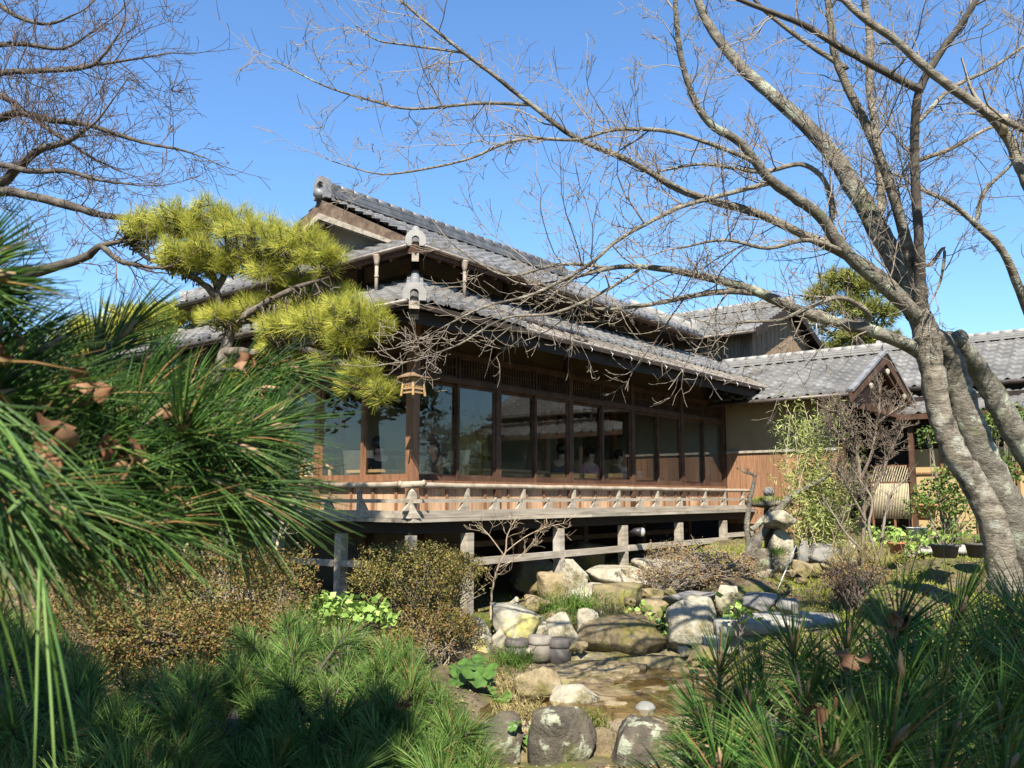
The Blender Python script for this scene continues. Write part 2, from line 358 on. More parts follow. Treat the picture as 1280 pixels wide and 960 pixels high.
# ------------------------------------------------------------------ ground: one sheet out to the horizon
def axis_coords(c, near, step, far):
    a = np.arange(-near, near + 1e-6, step); g = near * (far/near) ** (np.arange(1, 17)/16)
    return np.concatenate([-g[::-1], a, g]) + c
gx = axis_coords(0, 13, .16, 900); gy = axis_coords(9, 13, .16, 900)
GX, GY = np.meshgrid(gx, gy)
GZ = ground_z(GX, GY)
rs = np.random.RandomState(3)
near_ = (np.abs(GX) < 13) & (np.abs(GY-9) < 13)
GZ = GZ + near_ * (.03*np.sin(GX*3.1+1.3*np.sin(GY*2.2)) * np.sin(GY*2.7+GX) + rs.normal(0, .008, GZ.shape))
nx, ny = len(gx), len(gy)
ii, jj = np.meshgrid(np.arange(nx-1), np.arange(ny-1)); b_ = (jj*nx + ii).ravel()
ground = fast_mesh('ground', np.stack([GX.ravel(), GY.ravel(), GZ.ravel()], 1), np.stack([b_, b_+1, b_+nx+1, b_+nx], 1), SOIL, smooth=True)
tag(ground, kind='structure')
# ------------------------------------------------------------------ the house (local x = along the long facade, y = along the short one, z up)
DP = at(514, 648, 10.2)
HRZ = math.atan2(U2[1], U2[0])
def HB(u, v, z):
    """house coordinates to world"""
    return np.array([DP[0] + U2[0]*u + V2[0]*v, DP[1] + U2[1]*u + V2[1]*v, z])
def HI(p):
    d = np.asarray(p)[:2] - DP[:2]; return float(d @ U2), float(d @ V2)
def h_empty(name, u=0, v=0, z=0):
    return empty(name, HB(u, v, z), HRZ)
def hg(u, v):
    p = HB(u, v, 0); return gz(p[0], p[1])
house = h_empty('wooden_house')
tag(house, 'low Japanese wooden house with two tiers of grey tiled roof and a veranda', 'house')

DZ, SILL, HEAD = 2.05, 2.51, 3.83
WU, UR, VL = .64, 9.87, 6.4

def tile_slope(name, origin, ax, up, slope, L, RUN, clips=(), mat=None, parent=None, pitch=.27, row=.235, lift=.0, amp=.055):
    """wavy interlocking tiles: ax along the eave, up = horizontal up-slope direction, clips = [(point, inward normal)] in (a, b)"""
    ax = np.asarray(ax, float); up = np.asarray(up, float); origin = np.asarray(origin, float)
    cs = math.cos(math.atan(slope)); rows = int(math.ceil(RUN / (row * cs))); br = RUN / rows
    cols = max(1, int(round(L / pitch))); pw_ = L / cols; K = 9
    ph = np.tile(np.linspace(0, 1, K), cols); a = (np.repeat(np.arange(cols), K) + ph) * pw_; n = cols * K
    prof = amp * (np.maximum(0, np.cos(2*np.pi*(ph - .12)))**1.3 * 1.0 + .22 * np.cos(2*np.pi*(ph - .62)))
    nz = np.array([0, 0, 1.0])
    rng = np.random.RandomState(int(abs(origin.sum()*1000)) % 9999)
    V, F = [], []; cnt = 0; i = np.arange(n); i = i[(i % K) < K-1]
    for r in range(rows):
        jit = np.repeat(rng.uniform(-.003, .003, cols), K); tl = np.repeat(rng.uniform(-.004, .004, cols), K)
        for (b0, b1, z0, z1) in ((r*br, (r+1)*br + .012, .05, .002), (r*br, r*br, .0, .05)):
            A = origin + np.outer(a, ax) + np.outer(b0 + tl, up) + np.outer(prof + b0*slope + z0 + lift + jit, nz)
            Bv = origin + np.outer(a, ax) + np.outer(b1 + tl, up) + np.outer(prof + b1*slope + z1 + lift + (jit if z1 > .02 else jit*.2), nz)
            V += [A, Bv]
            F.append(np.stack([cnt + i, cnt + i + 1, cnt + n + i + 1, cnt + n + i], 1)); cnt += 2*n
    o = fast_mesh(name, np.concatenate(V), np.concatenate(F), mat or TILE, parent, smooth=True)
    if clips:
        bm = bmesh.new(); bm.from_mesh(o.data)
        for (p, nn) in clips:
            co = origin + ax * p[0] + up * p[1]; no = ax * nn[0] + up * nn[1]
            bmesh.ops.bisect_plane(bm, geom=bm.verts[:] + bm.edges[:] + bm.faces[:], plane_co=co, plane_no=no, clear_inner=True)
        bm.to_mesh(o.data); bm.free()
    return o
def join_into(objs, name):
    """join tile sheets of one roof into its single mesh"""
    bm = bmesh.new(); par = objs[0].parent; m = objs[0].data.materials[0]
    for o in objs: bm.from_mesh(o.data)
    me = bpy.data.meshes.new(name); bm.to_mesh(me); bm.free(); me.materials.append(m)
    for o in objs:
        d = o.data; bpy.data.objects.remove(o); bpy.data.meshes.remove(d)
    r = bpy.data.objects.new(name, me); COL.objects.link(r); r.parent = par
    return r
def ridge(mb, p, q, w=.30, layers=4, lh=.045, top=.075):
    """stacked ridge tiles with a round cap"""
    p = np.asarray(p, float); q = np.asarray(q, float); zz = np.array([0, 0, 1.])
    for k in range(layers):
        ww = w - .03 * k + (.02 if k % 2 else 0)
        mb.bar(p + zz*(lh*(k+.5)), q + zz*(lh*(k+.5)), ww, lh*.82)
        mb.bar(p + zz*(lh*(k+.5)), q + zz*(lh*(k+.5)), ww - .05, lh)
    L = np.linalg.norm(q - p); n = max(2, int(L / .27)); d = (q - p) / n
    for i in range(n):
        a = p + d*i + zz*(lh*layers + .012); mb.tube([a, a + d*1.03], [top*1.04, top*.94], 10)
def onigawara(name, at_, facing, wdt=.34, hgt=.36, mat=None, parent=None):
    """arched end tile: a horseshoe shell, a recessed face, two side scrolls"""
    f = nrm(facing); s = np.array([-f[1], f[0], 0.]); z = np.array([0, 0, 1.]); o = np.asarray(at_, float)
    mb = MB()
    def arch(r0, hh, n=10):
        pts = [s*(-r0) , ]
        for i in range(n + 1):
            t = math.pi - math.pi * i / n; pts.append(s*(r0*math.cos(t)) + z*(hh - r0 + r0*math.sin(t)))
        pts.append(s*r0); return [o + p for p in pts]
    r_out, r_in = wdt/2, wdt/2 - .085
    A = arch(r_out, hgt); Bi = arch(r_in, hgt - .085)
    n = len(A); th = .11
    vs = A + Bi + [p + f*th for p in A] + [p + f*th for p in Bi]
    fs = []
    for i in range(n - 1):
        fs += [(2*n+i, 2*n+i+1, 3*n+i+1, 3*n+i), (i+1, i, n+i, n+i+1), (i, i+1, 2*n+i+1, 2*n+i), (n+i+1, n+i, 3*n+i, 3*n+i+1)]
    fs += [(0, 2*n, 3*n, n), (n-1, 2*n-1, 4*n-1, 3*n-1)]
    mb.add(vs, fs)
    mb.prism(arch(r_in + .01, hgt - .075), f*.02, f*.05)
    for sg in ():
        mb.tube([o + s*sg*(r_out*.98) + z*.03, o + s*sg*(r_out*.98) + z*.03 + f*(th+.012)], .03, 10)
    mb.prism(arch(r_in*.62, hgt*.5), f*.052, f*.075)
    return mb.build(name, mat or TILE_PALE, parent)
def rafters(mb, u0, u1, v_out, v_in, zf, step=.3, axis=0, w=.05, h=.06):
    """rafters under an eave; axis 0: repeat along x, run along y"""
    n = int((u1 - u0) / step)
    for i in range(n + 1):
        t = u0 + (u1 - u0) * i / max(1, n)
        a = (t, v_out, zf(v_out)) if axis == 0 else (v_out, t, zf(v_out))
        v_e = min(v_in, t) if v_out < 0 else v_in
        if v_e < v_out + .1: continue
        b = (t, v_e, zf(v_e)) if axis == 0 else (v_e, t, zf(v_e))
        mb.bar(a, b, w, h)

# --- walls
mb = MB()
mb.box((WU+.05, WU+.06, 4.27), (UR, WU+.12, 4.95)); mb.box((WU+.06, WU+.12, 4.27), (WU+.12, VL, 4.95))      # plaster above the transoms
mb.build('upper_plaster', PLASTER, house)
mb = MB()
mb.box((UR-.02, WU+.12, 2.0), (UR+.1, 5.6, 5.2)); mb.box((WU+.06, VL, 1.0), (UR, VL+.1, 5.2)); mb.box((WU+.2, 4.2, DZ+.1), (UR-.02, 4.3, 4.45))
mb.box((6.6, 2.6, DZ+.1), (6.7, 4.2, 4.45))
wl = mb.build('room_wall', ROOM_WALL, house)
mb = MB(); mb.box((WU+.1, WU+.1, DZ+.02), (UR-.02, VL, DZ+.12)); mb.build('room_floor', TATAMI, house)
mb = MB(); mb.box((WU+.12, WU+.12, 4.45), (UR-.02, VL, 4.5)); mb.build('ceiling', BOARD_PALE, house)
mb = MB()
for (u, v) in ((2.4, 4.15), (4.2, 4.15), (6.0, 4.15), (6.65, 2.55), (8.3, 2.4), (5.12, 1.82)):
    mb = MB(); mb.box((u-.06, v-.06, DZ+.12), (u+.06, v+.06, 4.45)); mb.build('inner_post', WOOD_RED, house)
mb = MB(); mb.box((WU+.2, 4.13, 3.05), (6.6, 4.19, 3.12)); mb.box((WU+.2, 4.12, 3.9), (UR-.1, 4.19, 4.02))
mb.build('inner_rail', WOOD_DARK, house)
# upper storey band between the roofs
UW = 1.2
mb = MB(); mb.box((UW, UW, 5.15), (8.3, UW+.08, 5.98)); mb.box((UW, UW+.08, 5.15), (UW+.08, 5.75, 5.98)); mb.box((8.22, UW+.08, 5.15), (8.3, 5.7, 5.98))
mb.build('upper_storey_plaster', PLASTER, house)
mb = MB()
for k in range(8): u = UW + 7.04*k/7; mb.box((u-.05, UW-.03, 5.2), (u+.06, UW+.0, 5.95))
for k in range(5): v = UW + 4.5*k/4; mb.box((UW-.03, v-.05, 5.2), (UW, v+.06, 5.95))
mb.box((UW-.02, UW-.05, 5.68), (8.32, UW-.002, 5.86)); mb.box((UW-.05, UW-.03, 5.68), (UW-.002, 5.76, 5.86))
mb.box((UW-.02, UW-.04, 5.34), (8.32, UW-.001, 5.43)); mb.box((UW-.04, UW-.03, 5.34), (UW-.001, 5.76, 5.43))
mb.build('upper_storey_timber', WOOD_BLACK, house)

# --- lower wrap-round roof
ES, E0, E1 = .485, -.4, 4.54        # slope, eave offset, eave height
LZ = lambda t: E1 + ES * (t - E0)
EU, EVL = 10.55, 7.3
lt = [tile_slope('t', (0.02, 0.02, LZ(.02)), (1,0,0), (0,1,0), ES, EU-.12, UW-.02, [((0,0),(1,-1))], parent=house, pitch=.255),
      tile_slope('t', (E0, E0, LZ(E0)), (0,1,0), (1,0,0), ES, EVL-E0, UW-E0, [((0,0),(1,-1))], parent=house, pitch=.255)]
# short strip of tiles over the corner part of the front eave
lt.append(tile_slope('t', (E0, E0, LZ(E0)-.005), (1,0,0), (0,1,0), ES, 2.1, .46, [((0,0),(1,-1))], parent=house, pitch=.255))
low = join_into(lt, 'lower_roof'); 
mb = MB()
for k in range(9):                                   # stepped shingle boards below the tiles
    v0 = E0 + .048*k
    mb.add([(1.7, v0, LZ(v0)-.028), (EU, v0, LZ(v0)-.028), (EU, v0+.075, LZ(v0+.06)-.012), (1.7, v0+.075, LZ(v0+.06)-.012),
            (1.7, v0, LZ(v0)-.045), (EU, v0, LZ(v0)-.045)], [(0,1,2,3), (4,5,1,0)])
mb.build('shingle_skirt', SHINGLE, low)
mb = MB()
n = int((EU - 1.7)/.26)
for i in range(n):                                   # thin cover strips on the shingles, one per tile course
    u = 1.75 + .26*i; mb.bar((u, E0-.005, LZ(E0)+.002), (u, .03, LZ(.03)+.004), .028, .02)
mb.build('cover_strip', SHINGLE, low)
mb = MB()
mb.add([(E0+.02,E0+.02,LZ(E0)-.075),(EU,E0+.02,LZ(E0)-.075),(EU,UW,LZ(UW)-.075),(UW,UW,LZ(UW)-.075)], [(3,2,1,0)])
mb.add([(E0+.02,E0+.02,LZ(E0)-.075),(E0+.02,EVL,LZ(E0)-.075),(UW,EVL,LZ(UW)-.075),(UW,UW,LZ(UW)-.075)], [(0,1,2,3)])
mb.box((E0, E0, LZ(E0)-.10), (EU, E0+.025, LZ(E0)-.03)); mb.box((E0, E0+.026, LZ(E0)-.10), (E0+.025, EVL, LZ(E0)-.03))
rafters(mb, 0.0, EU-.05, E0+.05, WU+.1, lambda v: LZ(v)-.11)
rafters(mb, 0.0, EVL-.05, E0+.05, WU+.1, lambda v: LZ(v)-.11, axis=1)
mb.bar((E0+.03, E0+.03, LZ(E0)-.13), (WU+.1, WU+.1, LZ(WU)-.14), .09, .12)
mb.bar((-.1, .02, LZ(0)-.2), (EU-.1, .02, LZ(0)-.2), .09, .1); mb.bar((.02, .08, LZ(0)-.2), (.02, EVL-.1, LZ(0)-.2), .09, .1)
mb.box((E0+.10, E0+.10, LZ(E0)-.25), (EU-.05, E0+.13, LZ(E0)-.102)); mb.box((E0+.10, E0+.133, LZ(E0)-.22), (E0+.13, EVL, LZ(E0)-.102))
mb.build('lower_eave_timber', surf('dark_eave_wood', [(.035,.026,.02),(.065,.048,.038)], 6, .8, .3), low)  # dark brown, darker than the upper eave timber
mb = MB(); ridge(mb, (E0+.06, E0+.06, LZ(E0)+.03), (UW, UW, LZ(UW)+.03), .22, 2, .04, .06); mb.build('hip_ridge', RIDGE, low)
onigawara('ridge_end_tile', (E0+.1, E0+.1, LZ(E0)-.01), (-1,-1,0), .27, .22, TILE_PALE, low)
mb = MB(); mb.bar((E0+.0, E0+.0, LZ(E0)-.07), (E0+.12, E0+.12, LZ(E0)-.06), .12, .09); mb.bar((E0+.06, E0+.06, LZ(E0)-.16), (E0+.12, E0+.12, LZ(E0)-.14), .10, .13)
mb.build('corner_block', WEATHER, low)
# gutters
mb = MB()
mb.tube([(1.25, -.02, LZ(0)+.045), (1.9, -.03, LZ(0)+.02), (3.55, -.05, LZ(0)-.01)], .042, 10)
for u in (1.4, 2.2, 3.0): mb.bar((u, -.03, LZ(0)+.03), (u, .12, LZ(.12)+.06), .02, .012)
mb.tube([(2.9, -.36, LZ(E0)+.02), (3.25, -.33, LZ(E0)+.035)], .022, 8)
mb.build('broken_gutter', COPPER, low)
mb = MB(); mb.tube([(E0-.06, E0+.05, LZ(E0)-.03), (E0-.06, EVL, LZ(E0)-.06)], .032, 10)
for k in range(12): v = E0+.3+k*.6; mb.bar((E0-.06, v, LZ(E0)-.05), (E0+.03, v, LZ(E0)-.03), .015, .02)
mb.build('gutter', COPPER, low)
for k in range(13):                                   # wire hooks below the front eave
    u = 3.2 + k*.56; mb = MB(); mb.tube([(u, E0-.01, LZ(E0)-.06), (u+.02, E0-.04, LZ(E0)-.10), (u-.01, E0-.045, LZ(E0)-.14)], .004, 5); mb.build('gutter_hook', STEEL, low)

# --- upper hip-and-gable roof
S2, EO, EZ = .51, .595, 5.60
UZ = lambda t: EZ + S2*(t - EO)
U1e, V1e, VC = 8.8, 6.32, 3.46
GU0, GU1 = 1.36, 8.03
RZ = UZ(VC)
k_ = GU0 - EO
ut = [tile_slope('t', (EO, EO, EZ), (1,0,0), (0,1,0), S2, U1e-EO, k_, [((0,0),(1,-1)), ((U1e-EO,0),(-1,-1))], parent=house),
      tile_slope('t', (GU0, GU0, UZ(GU0)), (1,0,0), (0,1,0), S2, GU1-GU0, VC-GU0, parent=house),
      tile_slope('t', (EO, V1e, EZ), (1,0,0), (0,-1,0), S2, U1e-EO, k_, [((0,0),(1,-1)), ((U1e-EO,0),(-1,-1))], parent=house),
      tile_slope('t', (GU0, 2*VC-GU0, UZ(GU0)), (1,0,0), (0,-1,0), S2, GU1-GU0, VC-GU0, parent=house),
      tile_slope('t', (EO, EO, EZ), (0,1,0), (1,0,0), S2, V1e-EO, 1.25, [((0,0),(1,-1)), ((V1e-EO,0),(-1,-1))], parent=house),
      tile_slope('t', (U1e, EO, EZ), (0,1,0), (-1,0,0), S2, V1e-EO, 1.25, [((0,0),(1,-1)), ((V1e-EO,0),(-1,-1))], parent=house)]
upr = join_into(ut, 'upper_roof')
mb = MB(); ridge(mb, (GU0+.02, VC, RZ+.02), (GU1, VC, RZ+.02), .30, 4, .05, .08)
mb.build('main_ridge', surf('dark_ridge_tile', [(.07,.073,.08),(.13,.135,.145),(.2,.205,.215)], 5, .5, .3, bscale=40, bdist=.004), upr)
for (c1, c2) in (((EO+.04, EO+.04), (GU0+.3, GU0+.3)), ((U1e-.02, EO+.04), (GU1-.2, GU0+.3)), ((EO+.04, V1e-.04), (GU0+.3, V1e-GU0+EO-.3)), ((U1e-.04, V1e-.04), (GU1-.3, V1e-GU0+EO-.3))):
    mb = MB(); ridge(mb, (*c1, EZ+.04), (*c2, UZ(GU0+.3)+.02), .22, 2, .045, .065); mb.build('hip_ridge', TILE_PALE if c1[0] > 5 and c1[1] < 2 else RIDGE, upr)
onigawara('ridge_end_tile', (EO+.1, EO+.1, EZ-.01), (-1,-1,0), .27, .22, TILE_PALE, upr)
onigawara('ridge_end_tile', (U1e-.14, EO+.14, EZ+.07), (1,-1,0), .26, .26, TILE_PALE, upr)
onigawara('ridge_end_tile', (EO+.1, V1e-.1, EZ+.02), (-1,1,0), .27, .22, RIDGE, upr)
onigawara('ridge_end_tile', (GU0+.02, VC, RZ-.02), (-1,0,0), .32, .38, RIDGE, upr)
mb = MB(); mb.tube([(GU0-.16, VC, RZ+.06), (GU0+.05, VC, RZ+.06)], .075, 12); mb.build('ridge_pin', RIDGE, upr)
# barge boards and pediment
mb = MB()
for sg in (-1, 1):
    foot = VC + sg*(VC-GU0+.02); zf = UZ(GU0)-.02
    mb.prism([(0, VC, RZ-.03), (0, foot, zf-.02), (0, foot - sg*.42, zf-.05), (0, VC, RZ-.30)], np.array([GU0-.06,0,0]), np.array([GU0,0,0]))
mb.build('barge_board', surf('weathered_brown_barge', [(.09,.06,.042),(.17,.12,.085),(.26,.20,.145)], 5, .8, .5, (1,1.6,1.6), 18, .004, patch=[((.30,.13,.06), 1.2, .62, .7)]), upr)
mb = MB()
for sg in (-1, 1):
    foot = VC + sg*(VC-GU0-.25); zf = UZ(GU0)-.03
    mb.prism([(0, VC, RZ-.26), (0, foot, zf-.0), (0, foot - sg*.12, zf-.0), (0, VC, RZ-.36)], np.array([GU0-.10,0,0]), np.array([GU0-.062,0,0]))
    mb.prism([(0, VC, RZ-.30), (0, foot-sg*.1, zf), (0, foot-sg*.2, zf), (0, VC, RZ-.40)], np.array([GU0+.002,0,0]), np.array([GU0+.05,0,0]))
mb.build('barge_moulding', WEATHER, upr)
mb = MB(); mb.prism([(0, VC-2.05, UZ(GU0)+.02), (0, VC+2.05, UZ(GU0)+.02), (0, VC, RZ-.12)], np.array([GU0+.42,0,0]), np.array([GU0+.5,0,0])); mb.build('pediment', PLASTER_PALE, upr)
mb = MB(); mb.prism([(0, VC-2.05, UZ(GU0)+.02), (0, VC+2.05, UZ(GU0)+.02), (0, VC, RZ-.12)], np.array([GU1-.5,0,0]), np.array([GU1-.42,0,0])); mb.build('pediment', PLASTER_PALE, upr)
mb = MB()
mb.add([(GU0, VC-2.0, UZ(GU0)-.06), (GU0+.42, VC-2.0, UZ(GU0)-.06), (GU0+.42, VC, RZ-.08), (GU0, VC, RZ-.08)], [(0,1,2,3)])
mb.add([(GU0, VC+2.0, UZ(GU0)-.06), (GU0+.42, VC+2.0, UZ(GU0)-.06), (GU0+.42, VC, RZ-.08), (GU0, VC, RZ-.08)], [(0,1,2,3)])
# soffits, fascia, rafters
zo = .09
for q in ([(EO,EO),(U1e,EO),(U1e-1.3,EO+1.3),(EO+1.3,EO+1.3)], [(EO,EO),(EO,V1e),(EO+1.3,V1e-1.3),(EO+1.3,EO+1.3)], [(U1e,EO),(U1e,V1e),(U1e-1.3,V1e-1.3),(U1e-1.3,EO+1.3)], [(EO,V1e),(U1e,V1e),(U1e-1.3,V1e-1.3),(EO+1.3,V1e-1.3)]):
    mb.add([(*q[0], EZ-zo), (*q[1], EZ-zo), (*q[2], UZ(EO+1.3)-zo), (*q[3], UZ(EO+1.3)-zo)], [(0,1,2,3)])
mb.box((EO-.01, EO-.012, EZ-.11), (U1e, EO+.012, EZ+.0)); mb.box((EO-.012, EO+.013, EZ-.11), (EO+.012, V1e, EZ+.0)); mb.box((U1e-.012, EO+.013, EZ-.11), (U1e+.012, V1e, EZ))
rafters(mb, EO+.5, U1e-.5, EO+.03, UW+.05, lambda v: UZ(v)-zo-.04)
rafters(mb, EO+.5, V1e-.5, EO+.03, UW+.05, lambda v: UZ(v)-zo-.04, axis=1)
mb.bar((EO+.03, EO+.03, EZ-.14), (UW, UW, UZ(UW)-.15), .1, .14)
mb.bar((U1e-.03, EO+.03, EZ-.14), (8.3, UW, UZ(UW)-.15), .1, .14)
mb.build('upper_eave_timber', WOOD_DARK, upr)
mb = MB(); mb.bar((EO+.02, EO+.02, EZ-.17), (EO+.08, EO+.08, EZ-.15), .09, .11); mb.build('corner_block', WEATHER, upr)
# gutters with downpipes that stand on the lower roof
mb = MB()
mb.tube([(EO+.1, EO-.06, EZ-.02), (U1e, EO-.06, EZ-.05)], .030, 10); mb.tube([(EO-.06, EO+.1, EZ-.02), (EO-.06, V1e, EZ-.05)], .030, 10)
for k in range(15): u = EO+.3+k*.56; mb.bar((u, EO-.06, EZ-.05), (u, EO+.02, EZ-.03), .015, .02)
mb.build('gutter', COPPER, upr)
for (u, v) in ((1.50, EO-.06), (EO-.06, 1.27)):
    mb = MB(); mb.lathe([(.025, EZ-.2), (.035, EZ-.15), (.055, EZ-.06), (.06, EZ-.045), (.045, EZ-.04)], 10, (u, v, 0)); mb.tube([(u, v, LZ(EO-.06)+.04), (u, v, EZ-.16)], .025, 10)
    mb.tube([(u, v, LZ(EO)+.22), (u, v, LZ(EO)+.25)], .031, 10)
    mb.build('downpipe', surf('pale_pipe', [(.34,.27,.21),(.45,.37,.30)], 6, .6, .1), upr)

# --- posts, beams, windows
UP = [WU, 2.32, 4.15, 6.08, 7.94, UR-.05]
VP = [WU + 1.86*k for k in range(4)]
def post(u, v, mat, w_=.11, z0=DZ, z1=4.75):
    mb = MB(); mb.box((u-w_/2, v-w_/2, z0), (u+w_/2, v+w_/2, z1)); return mb.build('post', mat, house)
post(WU, WU, WOOD_RED, .125)
for u in UP[1:]: post(u, WU, WOOD_DARK)
for v in VP[1:]: post(WU, v, WOOD_RED)
mb = MB()
mb.box((WU+.063, WU-.07, HEAD), (UR-.1, WU+.07, HEAD+.075)); mb.box((WU-.07, WU+.063, HEAD), (WU+.07, VL, HEAD+.075))
mb.box((WU+.063, WU-.03, 4.215), (UR-.1, WU+.055, 4.275)); mb.box((WU-.03, WU+.063, 4.215), (WU+.055, VL, 4.275))
mb.box((WU+.063, WU-.05, 4.70), (UR-.1, WU+.056, 4.86)); mb.box((WU-.05, WU+.063, 4.70), (WU+.056, VL, 4.86))
mb.build('lintel', WOOD_DARK, house)
mb = MB()
mb.box((WU+.063, WU-.075, SILL-.075), (UR-.1, WU+.07, SILL)); mb.box((WU-.075, WU+.063, SILL-.075), (WU+.07, VL, SILL))
mb.build('sill', WOOD_RED, house)
def panel(axis, a0, a1, off, dark):
    """one sliding window: frame with its glass pane"""
    P = (lambda a, z, d: (a, WU+off+d, z)) if axis == 0 else (lambda a, z, d: (WU+off+d, a, z))
    def bx(mb, s0, s1, z0, z1, d0, d1):
        p, q = P(s0, z0, d0), P(s1, z1, d1); mb.box(tuple(map(min, p, q)), tuple(map(max, p, q)))
    mb = MB(); t = .042
    bx(mb, a0, a0+t, SILL, HEAD, -.015, .015); bx(mb, a1-t, a1, SILL, HEAD, -.015, .015)
    bx(mb, a0+t, a1-t, SILL, SILL+.085, -.013, .013); bx(mb, a0+t, a1-t, HEAD-.045, HEAD, -.013, .013)
    f = mb.build('window', dark, house)
    mb = MB(); bx(mb, a0+t, a1-t, SILL+.085, HEAD-.045, -.002, .002); mb.build('pane', GLASS, f)
for i in range(5):
    a, b = UP[i]+.056, UP[i+1]-.056; m = (a+b)/2
    panel(0, a, m+.02, .02, WOOD_DARK); panel(0, m-.02, b, -.02, WOOD_DARK)
for i in range(3):
    a, b = VP[i]+.056, VP[i+1]-.056; m = (a+b)/2
    panel(1, a, m+.02, .02, WOOD_RED); panel(1, m-.02, b, -.02, WOOD_RED)
# transoms: latticed panels over the lintel
def transom(axis, a0, a1):
    mb = MB(); z0, z1 = HEAD+.075, 4.215
    P = (lambda a, z, d: (a, WU+d, z)) if axis == 0 else (lambda a, z, d: (WU+d, a, z))
    def bx(s0, s1, za, zb, d0, d1):
        p, q = P(s0, za, d0), P(s1, zb, d1); mb.box(tuple(map(min, p, q)), tuple(map(max, p, q)))
    bx(a0, a0+.035, z0, z1, -.02, .02); bx(a1-.035, a1, z0, z1, -.02, .02)
    bx(a0+.035, a1-.035, z0, z0+.03, -.018, .018); bx(a0+.035, a1-.035, z1-.03, z1, -.018, .018)
    n = int((a1-a0-.07)/.055)
    for k in range(1, n): s = a0+.035+(a1-a0-.07)*k/n; bx(s-.008, s+.008, z0+.03, z1-.03, -.012, .004)
    bx(a0+.035, a1-.035, (z0+z1)/2-.006, (z0+z1)/2+.006, -.014, .006)
    bx(a0+.035, a1-.035, z0+.03, z1-.03, .012, .017)
    mb.build('transom', WOOD_DARK, house)
for i in range(5):
    a, b = UP[i]+.056, UP[i+1]-.056; m = (a+b)/2; transom(0, a, m-.02); transom(0, m+.02, b)
for i in range(3):
    a, b = VP[i]+.056, VP[i+1]-.056; m = (a+b)/2; transom(1, a, m-.02); transom(1, m+.02, b)
# wainscot below the sill
def wainscot(axis, a0, a1):
    P = (lambda a, z, d: (a, WU+d, z)) if axis == 0 else (lambda a, z, d: (WU+d, a, z))
    def bx(mb, s0, s1, za, zb, d0, d1):
        p, q = P(s0, za, d0), P(s1, zb, d1); mb.box(tuple(map(min, p, q)), tuple(map(max, p, q)))
    mb = MB(); n = max(1, int(round((a1-a0)/.15)))
    for k in range(n): bx(mb, a0+(a1-a0)*k/n+.002, a0+(a1-a0)*(k+1)/n-.002, DZ+.06, SILL-.078, .0, .02)
    w_ = mb.build('wainscot', BOARD_PALE, house)
    mb = MB(); n = max(1, int(round((a1-a0)/.42)))
    for k in range(n): s = a0+(a1-a0)*(k+.5)/n; bx(mb, s-.022, s+.022, DZ+.06, SILL-.078, -.018, -.001)
    bx(mb, a0, a1, DZ, DZ+.058, -.03, .03)
    mb.build('batten', WOOD_RED, w_)
for i in range(5): wainscot(0, UP[i]+.056, UP[i+1]-.056)
for i in range(3): wainscot(1, VP[i]+.056, VP[i+1]-.056)

# --- veranda
DE = UR - .02
mb = MB()
for k in range(5): v0 = .07 + .115*k; mb.box((v0, v0, DZ-.035), (DE, v0+.11, DZ-.003*(k%2)))
for k in range(5): v0 = .07 + .115*k; mb.box((v0, v0+.112, DZ-.035), (v0+.11, VL, DZ-.003*(k%2)))
mb.build('deck', WEATHER, house)
mb = MB(); 
L0 = 0.0; i = 0
rr = random.Random(4)
while L0 < DE-.01:                                   # edge boards in uneven lengths
    L1 = min(DE, L0 + rr.uniform(.7, 1.3)); mb.box((L0+.004, -.02-rr.random()*.012, DZ-.05), (L1-.004, .066, DZ-.004)); L0 = L1
L0 = .07
while L0 < VL-.01:
    L1 = min(VL, L0 + rr.uniform(.7, 1.3)); mb.box((-.02-rr.random()*.012, L0+.004, DZ-.05), (.066, L1-.004, DZ-.004)); L0 = L1
mb.build('deck_edge', WEATHER, house)
mb = MB(); mb.box((.10, .10, DZ-.19), (DE, .18, DZ-.053)); mb.box((.10, .183, DZ-.19), (.18, VL, DZ-.053))
for k in range(10): u = .5 + k; mb.box((u, .185, DZ-.16), (u+.08, .75, DZ-.05))
mb.build('deck_bearer', WOOD_BLACK, house)  # near-black wood: shade below the deck edge put into the colour
rail = empty('railing'); rail.parent = house
mb = MB()
mb.box((.0, .0, DZ+.0), (DE, .075, DZ+.085)); mb.box((.0, .078, DZ), (.075, VL, DZ+.085)); rb = mb.build('bottom_rail', WEATHER, rail)
mb = MB(); mb.box((-.12, .02, DZ+.18), (DE, .06, DZ+.226)); mb.box((.02, -.12, DZ+.177), (.06, VL, DZ+.223)); mb.build('middle_rail', WEATHER, rail)
mb = MB()
def wav(p, q, n=24, s=1):
    r_ = random.Random(s); p = np.array(p); q = np.array(q); out = []
    for i in range(n+1): out.append(p+(q-p)*i/n + np.array([0, 0, r_.uniform(-.004, .004)]))
    return out
mb.tube(wav((-.16, .04, DZ+.385), (DE, .04, DZ+.375), 30, 1), .036, 10); mb.tube(wav((.04, -.16, DZ+.395), (.04, VL, DZ+.385), 20, 2), .036, 10)
mb.tube([(-.17,.04,DZ+.405),(-.12,.04,DZ+.385)], [.036,.03], 10); mb.tube([(.04,-.17,DZ+.415),(.04,-.12,DZ+.395)], [.036,.03], 10)
mb.build('top_rail', surf('silvered_round_rail', [(.26,.205,.15),(.42,.35,.27),(.54,.47,.38)], 6, .7, .3, (1,1,1), 18, .003), rail)
pos = [1.02, 1.62, 2.18, 2.80, 3.40, 4.0, 4.65, 5.35, 5.9, 6.75, 7.7, 8.55, 9.4]
